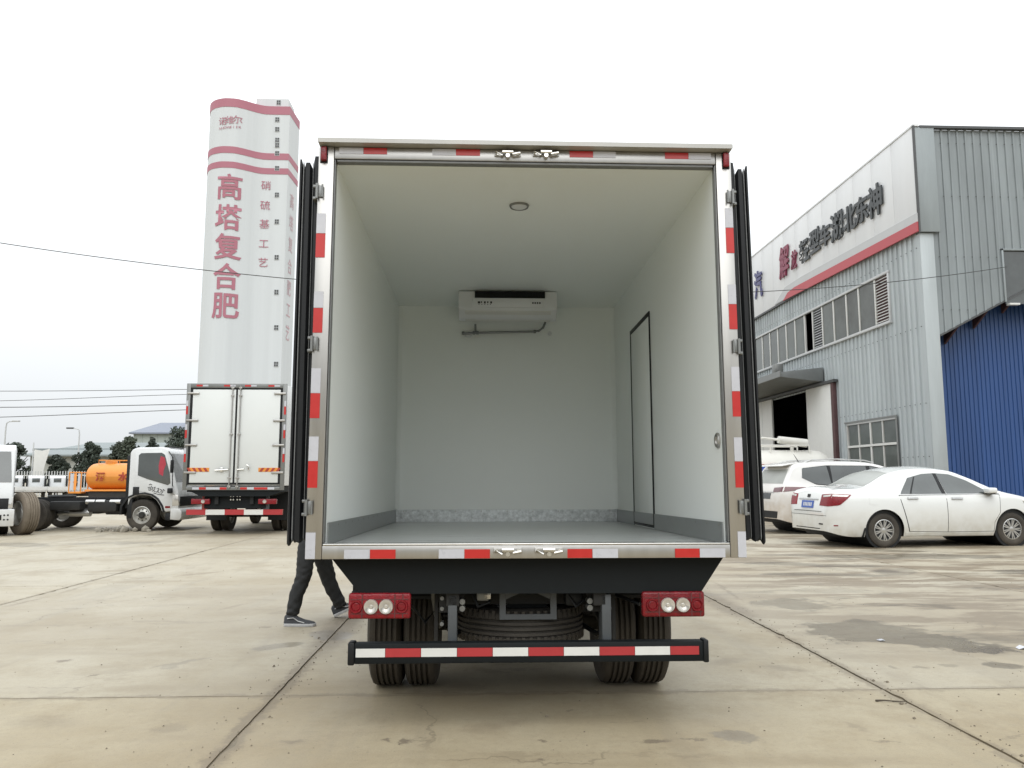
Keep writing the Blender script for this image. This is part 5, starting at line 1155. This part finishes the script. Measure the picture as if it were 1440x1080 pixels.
# workshop doorway: canopy, sliding leaves, dark inside
cn = B_('canopy', MB().prism([(10.95, 4.98), (10.95, 5.16), (BX-.06, 5.34), (BX-.06, 4.80)], 28.3, 43, 'xz', .01), M_canop)
B_('canopy_lamp', MB().box(10.98, 11.30, 28.9, 29.25, 5.2, 5.55, .02), M_frame, cn)
q = MB(); q.box(10.90, 10.945, 28.25, 43.05, 4.98, 5.20); B_('canopy_gutter', q, M_frame, cn)
sdL = B_('sliding_door', MB().box(BX-.14, BX-.06, 27.55, 29.75, .05, 4.66, .008), M_pvc); B_('door_edge', MB().box(BX-.17, BX-.04, 27.33, 27.545, .0, 4.72, .006), M_rust, sdL)
B_('door_track', MB().box(BX-.20, BX-.04, 27.2, 37.5, 4.67, 4.77), M_trim)
sd2 = B_('sliding_door', MB().box(BX-.14, BX-.06, 33.4, 36.6, .05, 4.66, .008), M_pvc); B_('door_seam', MB().box(BX-.146, BX-.141, 34.55, 34.58, .06, 4.65), M_fgrey, sd2)
B_('workshop_floor', MB().box(12.66, 32.9, 21.8, 69.8, -.008, .012), M_joint)
sw_ = MB()
for z in (.5, 1.9, 3.4, 5.6, 7.9):
    u = 21.75
    while u < 36:
        if not any(o[0]-.05 < u < o[1]+.05 and o[2]-.05 < z < o[3]+.05 for o in openings): sw_.box(BX-.062, BX-.048, u-.012, u+.012, z-.012, z+.012)
        u += .28
for z in (6.05, 7.6, 9.4, 11.0):
    u = 13.1
    while u < 16.8:
        if not (u > 14.8 and 6.1 < z < 7.9) and z > 5.4+(u-12.96)*.52: sw_.box(u-.012, u+.012, 21.555, 21.568, z-.012, z+.012)
        u += .24
B_('sheet_screws', sw_, M_trim, kind='stuff')
# corner flashing and gable end
B_('corner_flashing', MB().box(BX-.045, BX+.36, 21.555, 21.60, 0, 8.30, .004), M_clad); B_('corner_flashing', MB().box(BX-.046, BX-.034, 21.602, 21.80, 0, 8.28), M_clad)
B_('corner_flashing', MB().box(FX+.037, FX+.62, 21.47, 21.548, 8.31, 11.44, .004), M_clad2)
placeS = lambda u, z, h: (u, 21.60-h, z)
lowz = lambda u: 5.32+(u-12.96)*.52 if u < 20 else max(0.2, 5.32+7.04*.52-(u-20)*.52)
u = 12.97
while u < 32.9:
    b = min(u+.96, 32.95)
    if 14.7 < u < 17.0 or (u < 14.9 < b):
        for a, c in ((u, min(b, 14.95)), (max(u, 14.95), b)):
            if c-a < .02: continue
            if a >= 14.95 and a < 17.2: 
                sheet(G_, a, c, 7.82, 11.42, placeS, .24, .03, M_clad2)
            else: sheet(G_, a, c-.002, lowz, 11.42, placeS, .24, .03, M_clad2)
    else: sheet(G_, u, b-.002, lowz, 11.42, placeS, .24, .03, M_clad2)
    u = b
ew = B_('end_window', MB().box(14.99, 17.3, 21.62, 21.66, 6.25, 7.80), M_glass); B_('end_window_frame', MB().box(14.93, 14.985, 21.55, 21.62, 6.30, 7.86, .004), M_clad2, ew); B_('end_window_frame', MB().box(14.93, 17.4, 21.55, 21.62, 7.805, 7.86, .004), M_clad2, ew); B_('end_window_sill', MB().box(15.0, 15.3, 21.46, 21.62, 6.19, 6.245, .004), M_pvc, ew)
q = MB(); q.box(FX+.20, 33, 21.46, 21.60, 11.425, 11.50); B_('roof_trim', q, M_trim)
# dark soffit under the cut edge, brackets, then the blue wall set back beneath
q = MB(); q.prism([(12.98, 5.28), (20, 8.93), (20, 8.99), (12.98, 5.34)], 21.575, 22.45, 'xz'); B_('soffit', q, M_trim)
q = MB()
for x in (13.6, 14.5, 15.4, 16.3, 17.2): z = 5.32+(x-12.96)*.52; q.prism([(21.7, z-.05), (22.4, z-.05), (22.4, z-.45)], x-.03, x+.03, 'yz')
B_('soffit_bracket', q, M_rust)
B_('blue_wall_side', MB().box(12.70, 12.96, 21.62, 22.5, 0, 5.35), M_clad2)
BW = thing('blue_shed_wall', 'blue corrugated sheet wall standing behind the white sedan', 'wall', (0, 0, 0))
placeB = lambda u, z, h: (u, 22.46-h, z)
bt = lambda u: 5.20+(u-12.98)*.52 if u < 20 else 8.85-(u-20)*.52
u = 12.99
while u < 30:
    b = u+.78; sheet(BW, u, b-.002, 0, bt, placeB, .13, .022, M_blue); u = b
q = MB(); q.box(13, 30, 22.475, 22.55, 0, 4.0); B_('rail_backing', q, M_trim, BW)

# ------------------------------------------------------------------ unseen shed added behind the camera to darken the steel frame's reflections
SB = thing('added_shed', 'unseen long grey shed added behind the camera to darken the steel reflections', 'building', (0, -34, 0))
q = MB(); q.box(-26, 22, -12, 0, 0, 6.6); q.build('wall', M_clad2, SB); q = MB(); q.prism([(-12.6, 6.61), (.6, 6.61), (-6, 8.2)], -26.6, 22.6, 'yz'); q.build('roof', M_roofg, SB)
for x in (-18, -9, 0, 9): q = MB(); q.box(x, x+4.6, .003, .06, 0, 4.6); q.build('added_shed_door', M_trim, SB)
# ------------------------------------------------------------------ overhead cable that crosses behind the truck
q = MB(); a = Vector((-16.6, 19, 7.78)); m_ = Vector((1.4, 19.9, 6.02)); b_ = Vector((14.96, 21.40, 7.28)); pts = []
for i in range(41):
    t = i/40; l0 = (t-.545)*(t-1)/(.545); l1 = t*(t-1)/(.545*(.545-1)); l2 = t*(t-.545)/(1*(1-.545)); pts.append(a*l0+m_*l1+b_*l2)
q.tube(pts, .0105, 6); o = q.build('overhead_cable', M_cable); o['label'] = 'thin black cable sagging between the white tower side and the grey gable wall'; o['category'] = 'cable'
up = thing('utility_pole', 'concrete pole carrying the near cable outside the left edge', 'pole', (-16.6, 19, 0)); q = MB(); q.cyl((0, 0, 0), (0, 0, 8.2), .15, .10, 14); q.build('shaft', M_pole, up); q = MB(); q.box(-.06, .06, -.7, .7, 7.75, 7.83); q.build('cross_arm', M_pole, up)

# ------------------------------------------------------------------ far left: granulation tower
X = thing('tower_building', 'tall white tower with maroon bands and vertical Chinese characters behind the closed truck', 'tower', (-45, 155, 0))
X.location = (0, 0, 0)
FRONT = [(-55.35, 156.6), (-55.3, 155.2), (-54.9, 153.6), (-54.0, 151.9), (-52.6, 150.7), (-50.6, 150.05), (-49.0, 150.15), (-47.4, 150.9), (-46.0, 151.9), (-44.8, 152.7), (-43.6, 153.12), (-42.6, 153.2), (-38.9, 153.2)]
front_y = smooth_curve(FRONT)
def outline(off=0):
    xs_ = [-55.35, -55.33, -55.28, -55.2, -55.1, -54.95]+[-54.8+.4*k for k in range(30)]+[-42.6, -40]
    pts = [(x-(off if x < -54 else 0), front_y(x)-(off if x > -55 else off*.3)) for x in xs_]
    return pts+[(-38.9+off*.6, 153.2-off), (-38.55+off, 160.0), (-55.35-off, 160.0)]
def X_(name, mb, mat, parent=X, **k): return mb.build(name, mat, parent, ang=20, **k)
X_('shaft', MB().prism(outline(), 0, 75.6, 'xy'), M_tow)
X_('roof_block', MB().box(-46.0, -39.5, 154.2, 159, 75.6, 77.8), M_tow)
for z0, z1 in ((73.95, 75.7), (64.45, 65.8), (61.45, 62.7)): X_('maroon_band', MB().prism(outline(.06), z0, z1, 'xy'), M_pink)
def curved_letter(ch, x, z, size, bold, sx=1., mt=M_pink):
    me = glyph(ch, size, 0, bold)
    bm = bmesh.new(); bm.from_mesh(me); [bmesh.ops.bisect_plane(bm, geom=bm.verts[:]+bm.edges[:]+bm.faces[:], plane_co=(k*.3, 0, 0), plane_no=(1, 0, 0)) for k in range(-10, 11)]; bmesh.ops.triangulate(bm, faces=bm.faces[:])
    for v in bm.verts:
        X0 = x+v.co.x*sx; v.co = Vector((X0, front_y(X0)-.12, z+v.co.y))
    bm.to_mesh(me); bm.free(); link('letter', me, mt, X)
for ch, z in (('高', 57.65), ('塔', 51.5), ('复', 45.7), ('合', 39.8), ('肥', 34.0)): curved_letter(ch, -49.35 if ch in '高塔' else -49.2, z, 5.35, .10, .93)
for ch, x in (('诺', -51.15), ('维', -49.75), ('尔', -48.3)): curved_letter(ch, x, 71.2+(x+49.7)*.16, 1.75, .0)
for i, ch in enumerate('NUOWEIER'): curved_letter(ch, -51.6+i*.5+(.12 if i > 2 else 0)+(.12 if i > 5 else 0), 69.45+i*.07, .72, .0)
for ch, z in (('硝', 59.1), ('硫', 55.0), ('基', 51.2), ('工', 47.15), ('艺', 43.4)):
    curved_letter(ch, -43.1, z, 2.0, .0)
sideM = Matrix.Rotation(math.atan2(160-153.2, -38.55+38.9), 4, 'Z')
for ch, z in (('高', 57), ('塔', 52.5), ('复', 48), ('合', 43.5), ('肥', 39), ('工', 34.5), ('艺', 30)):
    me = glyph(ch, 3.4, 0, .0); me.transform(Matrix.Translation((-38.735+.06, 156.4, z)) @ sideM @ FACE_S @ Matrix.Diagonal((.8, 1, 1, 1))); link('letter', me, M_fpink, X)
for z in (77.0, 72.9, 70.85, 68.6, 67.5, 65.8, 62.7, 57.2, 51.7, 44.45, 37.45, 30.4, 23.2):
    x = -41.5+(77-z)*.030; yy = 154.17 if z > 76 else 153.16
    wn = X_('window', MB().box(x-.46, x+.46, yy-.06, yy+.02, z-.5, z+.5), M_tow)
    for dx in (-.2, .22):
        for dz in (-.24, .24): X_('window_pane', MB().box(x+dx-.18, x+dx+.18, yy-.075, yy-.062, z+dz-.21, z+dz+.21), M_trim, wn)

# ------------------------------------------------------------------ far sheds, fence, lamps, trees, wires
lb = thing('low_building', 'low pale building with grey hipped roof behind the parked trucks', 'building', (-37, 80, 0))
q = MB(); q.box(-7.5, 5.5, 0, 12, 0, 3.55); q.build('wall', M_wallb, lb)
q = MB(); q.grid([[(-8.2, -.7, 3.56), (6.2, -.7, 3.56)], [(-3.8, 5, 5.0), (4.5, 5, 5.0)], [(-8.2, 12.7, 3.56), (6.2, 12.7, 3.56)]]); q.bm.faces.new([q.bm.verts.new(p) for p in ((-8.2, -.7, 3.56), (-3.8, 5, 5.0), (-8.2, 12.7, 3.56))]); q.bm.faces.new([q.bm.verts.new(p) for p in ((6.2, -.7, 3.56), (6.2, 12.7, 3.56), (4.5, 5, 5.0))]); q.box(-8.2, 6.2, -.7, 12.7, 3.40, 3.55); q.build('roof', M_roofg, lb)
for x in (-4.6, -.2, 3.4):
    w = MB(); w.box(x-.75, x+.75, -.06, -.005, 1.2, 2.75); wo2 = w.build('window', M_pvc, lb)
    for dx in (-.36, .36):
        for z0, z1 in ((1.28, 2.0), (2.08, 2.68)): w = MB(); w.box(x+dx-.30, x+dx+.30, -.08, -.062, z0, z1); w.build('window_pane', M_pane, wo2)
sh = thing('far_shed', 'pale green clad shed with bluish roof partly behind the closed truck', 'building', (-40, 110, 0))
q = MB(); q.box(-7.6, 14, 0, 20, 0, 7.3); q.build('wall', M_walls, sh)
for k in range(21): q = MB(); q.box(-7.5+k*1.02, -7.42+k*1.02, -.06, -.002, .1, 7.2); q.build('wall_rib', M_walls, sh)
q = MB(); q.prism([(-.6, 7.25), (-.6, 7.45), (10, 9.5), (20.6, 7.45), (20.6, 7.25)], -8.0, 14.4, 'yz'); q.build('roof', M_roofb, sh)
q = MB(); q.box(-1.8, 3.0, 5, 8, 8.9, 10.1, .1); q.box(-2.2, 3.4, 4.8, 8.2, 10.1, 10.3); q.build('roof_vent', M_roofg, sh)
ob_ = thing('gate_house', 'small flat roofed pale house behind the fence at far left', 'building', (-41.0, 82, 0))
q = MB(); q.box(-4, 3.0, 0, 6, 0, 4.0); q.build('wall', M_wallb, ob_); q = MB(); q.box(-4.3, 3.3, -.3, 6.3, 4.0, 4.25); q.build('roof', M_roofg, ob_); q = MB(); q.box(-.4, .8, -.05, -.004, 1.6, 3.0); q.build('window', M_glass, ob_)
bn = thing('banner_pole', 'thin pole with white banner standing before the far trees', 'sign', (-33.2, 60, 0)); q = MB(); q.cyl((0, 0, 0), (0, 0, 3.9), .05, .04, 8); q.build('pole', M_pole, bn)
q = MB(); q.grid([[(.08, 0, 1.3), (.40, .08, 1.25), (.75, .02, 1.35)], [(.08, 0, 2.2), (.5, -.08, 2.15), (.9, .03, 2.25)], [(.08, 0, 3.4), (.6, .06, 3.3), (1.2, 0, 3.45)]]); q.build('banner', M_pvc, bn)
fn = thing('picket_fence', 'low white picket fence before the far trees', 'fence', (-37, 58.5, 0))
for z in (.5, 1.45): q = MB(); q.box(-3, 26, -.02, .02, z, z+.05); q.build('rail', M_pvc, fn)
pm = MB().box(-.035, .035, -.03, -.021, 0, 1.78).mesh('picket', 0)
for k in range(150): o = link('picket', pm, M_pole, fn); o.location = (-3+k*.193, 0, 0)
def lamp(x, y, h, arm, label):
    t = thing('street_lamp', label, 'street lamp', (x, y, 0), 0, 'street lamps by the far road'); q = MB(); q.tube([(0, 0, 0), (0, 0, h-.5), (arm*.08, 0, h-.12), (arm*.35, 0, h), (arm, 0, h+.02)], [.09, .06, .05, .045, .04], 8); q.build('pole', M_pole, t)
    q = MB(); q.box(min(arm*.7, arm*1.5), max(arm*.7, arm*1.5), -.14, .14, h-.02, h+.12, .04); q.build('lamp_head', M_pole if arm > 0 else M_trim, t)
lamp(-41.2, 70, 6.15, .75, 'pale street lamp with its arm to the right at far left'); lamp(-37.4, 75, 5.85, -.8, 'street lamp with its dark head to the left near the orange tanker')
def leafball(m, c, rx, rz, n, size, rs):
    for _ in range(n):
        th, ph = rs.uniform(0, 2*math.pi), math.acos(rs.uniform(-1, 1)); rr = rs.uniform(.45, 1.05)
        p = Vector((c[0]+rx*rr*math.sin(ph)*math.cos(th), c[1]+rx*rr*math.sin(ph)*math.sin(th), c[2]+rz*rr*math.cos(ph)))
        q = Vector((rs.gauss(0, 1), rs.gauss(0, 1), rs.gauss(0, .8))).normalized(); a = q.orthogonal().normalized()*size*rs.uniform(.6, 1.3); b = q.cross(a)*rs.uniform(.5, .9)
        m.bm.faces.new([m.bm.verts.new(p-a), m.bm.verts.new(p-b*.9+a*.1), m.bm.verts.new(p+a), m.bm.verts.new(p+b)])
def tree(x, y, h, w, label, seed, mt, z0=.7):
    rs = random.Random(seed); t = thing('tree', label, 'tree', (x, y, 0)); t['group'] = 'trees along the far fence'
    q = MB(); q.tube([(0, 0, 0), (.05, 0, h*.35), (0, .1, h*.6)], [.16, .12, .06], 8)
    for k in range(6):
        a = rs.uniform(0, 6.28); q.tube([(0, 0, h*rs.uniform(.25, .5)), (w*.3*math.cos(a), w*.3*math.sin(a), h*rs.uniform(.6, .85))], [.06, .02], 6)
    q.build('trunk', M_bark, t)
    q = MB(); nb = 24
    for k in range(nb):
        f = (k+.5)/nb; zc = z0+(h-z0)*(f*.92+.05); wr = w*.5*(math.sin(math.pi*min(1, .18+f*.80))**.6); a = rs.uniform(0, 6.28); d = wr*rs.uniform(.35, .85)
        leafball(q, (d*math.cos(a), d*math.sin(a), zc), w*rs.uniform(.12, .22), h*rs.uniform(.08, .13), 230, .11, rs)
    q.build('crown', mt, t, ang=0)
tree(-37.3, 65, 3.95, 3.0, 'dark round tree behind the fence at far left', 1, M_leafA)
tree(-31.9, 61, 2.85, 2.2, 'low dark bush like tree right of the white banner', 2, M_leafA, .3)
tree(-31.75, 65.5, 4.05, 2.3, 'dark tree rising behind the orange tanker walkway', 3, M_leafA)
tree(-31.9, 71, 4.15, 2.2, 'mid green tree above the tank left side', 4, M_leafB); tree(-30.4, 70, 4.7, 2.6, 'taller mid green tree above the tank right side', 9, M_leafB)
tree(-31.0, 76, 4.75, 1.8, 'slim tree peeking over the white cab roof', 5, M_leafA); tree(-28.2, 75, 5.8, 4.4, 'big dark tree left of the closed box truck', 6, M_leafA, 1.0)
hp = thing('power_pole', 'wooden power pole carrying the far wires behind the closed truck', 'pole', (-4, 61, 0)); q = MB(); q.cyl((0, 0, 0), (0, 0, 9.2), .14, .10, 12); q.build('shaft', M_bark, hp)
for z in (7.0, 7.5, 8.1, 8.5): q = MB(); q.box(-.5, .5, -.05, .05, z-.05, z+.03); q.build('cross_arm', M_bark, hp)
hp2 = thing('power_pole', 'wooden power pole carrying the far wires beyond the left edge', 'pole', (-62, 60, 0)); q = MB(); q.cyl((0, 0, 0), (0, 0, 9.2), .14, .10, 12); q.build('shaft', M_bark, hp2)
for (zl, z1, z2, zr, nm, w) in ((7.75, 7.78, 8.0, 8.5, 'uppermost', .022), (6.85, 7.05, 7.62, 8.1, 'second', .02), (6.5, 6.56, 6.87, 7.5, 'third', .028), (5.6, 5.82, 6.44, 7.0, 'lowest', .026)):
    q = MB(); f = smooth_curve([(-62, zl+.3), (-45, zl), (-36, z1), (-22.3, z2), (-4, zr)]); q.tube([(x, 60+(x+62)/58, f(x)) for x in [-62+58*k/30 for k in range(31)]], w, 5)
    o = q.build('power_wire', M_cable); o['label'] = nm+' of the four thin wires crossing the sky at left'; o['category'] = 'wire'; o['group'] = 'wires crossing the sky at left'
# rubble by the wheel and litter on the yard
rb = thing('rubble_heap', 'small heap of pale broken rubble beside the white cab wheel', 'rubble', (-8.75, 19.85, 0))
for k in range(26):
    s = rnd.uniform(.03, .10); q = MB(); tb = bmesh.new(); bmesh.ops.create_icosphere(tb, subdivisions=1, radius=s)
    for v in tb.verts: v.co *= rnd.uniform(.7, 1.25)
    q._merge(tb, Matrix.Translation((rnd.gauss(0, .26), rnd.gauss(0, .12), s*.5))); q.build('stone', M_rub2, rb, ang=0)
q = MB(); q.grid([[(-.035, -.05, .012), (0, -.05, .02), (.045, -.045, .010)], [(-.04, .04, .008), (0, .05, .014), (.04, .05, .018)]]); q.grid([[(-.035, -.05, .006), (.045, -.045, .006)], [(-.04, .04, .006), (.04, .05, .006)]]); o = q.build('paper_scrap', M_wht); o.scale = (.6, .6, .6); o.location = (3.21, 6.42, 0); o['label'] = 'tiny bluish white paper scrap lying on the damp patch'; o['category'] = 'litter'
# grit and small stones strewn over the concrete near the camera
rg = random.Random(21); q = MB(); tv_, tf_ = [], []
for k in range(1500):
    x, y = rg.uniform(-7, 8), 3.0+12*rg.random()**1.4
    if rg.random() < .45: x = rg.choice((-1.23, 2.49))+rg.gauss(0, .12)
    r = rg.uniform(.0025, .006)*(2.2 if rg.random() < .03 else 1); b = len(tv_)
    tv_ += [(x+r*rg.uniform(.7, 1.3), y, r*.3), (x-r, y+r*.9*rg.uniform(.6, 1.3), r*.3), (x-r*.8, y-r, r*.3), (x, y, r*1.1+.001), (x+r*.2, y+r*.5, r*.8)]
    tf_ += [(b, b+1, b+3), (b+1, b+2, b+3), (b+2, b, b+3), (b, b+4, b+1), (b, b+2, b+1)]
me = bpy.data.meshes.new('grit'); me.from_pydata(tv_, [], tf_); link('grit', me, M_gritm, None, kind='stuff')
q = MB(); q.tube([(2.31, 4.72, .006), (2.36, 4.71, .010), (2.41, 4.705, .006), (2.47, 4.69, .007)], [.006, .004, .004, .002], 6); o = q.build('twig', M_bark); o['label'] = 'short dry twig lying on concrete beside the right slab joint'; o['category'] = 'litter'
q = MB(); q.grid([[(-.05, -.04, .006), (.03, -.05, .03), (.07, -.02, .008)], [(-.04, .03, .012), (.02, .05, .035), (.06, .04, .010)]]); o = q.build('plastic_scrap', M_wht); o.scale = (.7, .7, .7); o.location = (4.13, 6.08, 0); o['label'] = 'white crumpled scrap lying at the right edge of the yard'; o['category'] = 'litter'
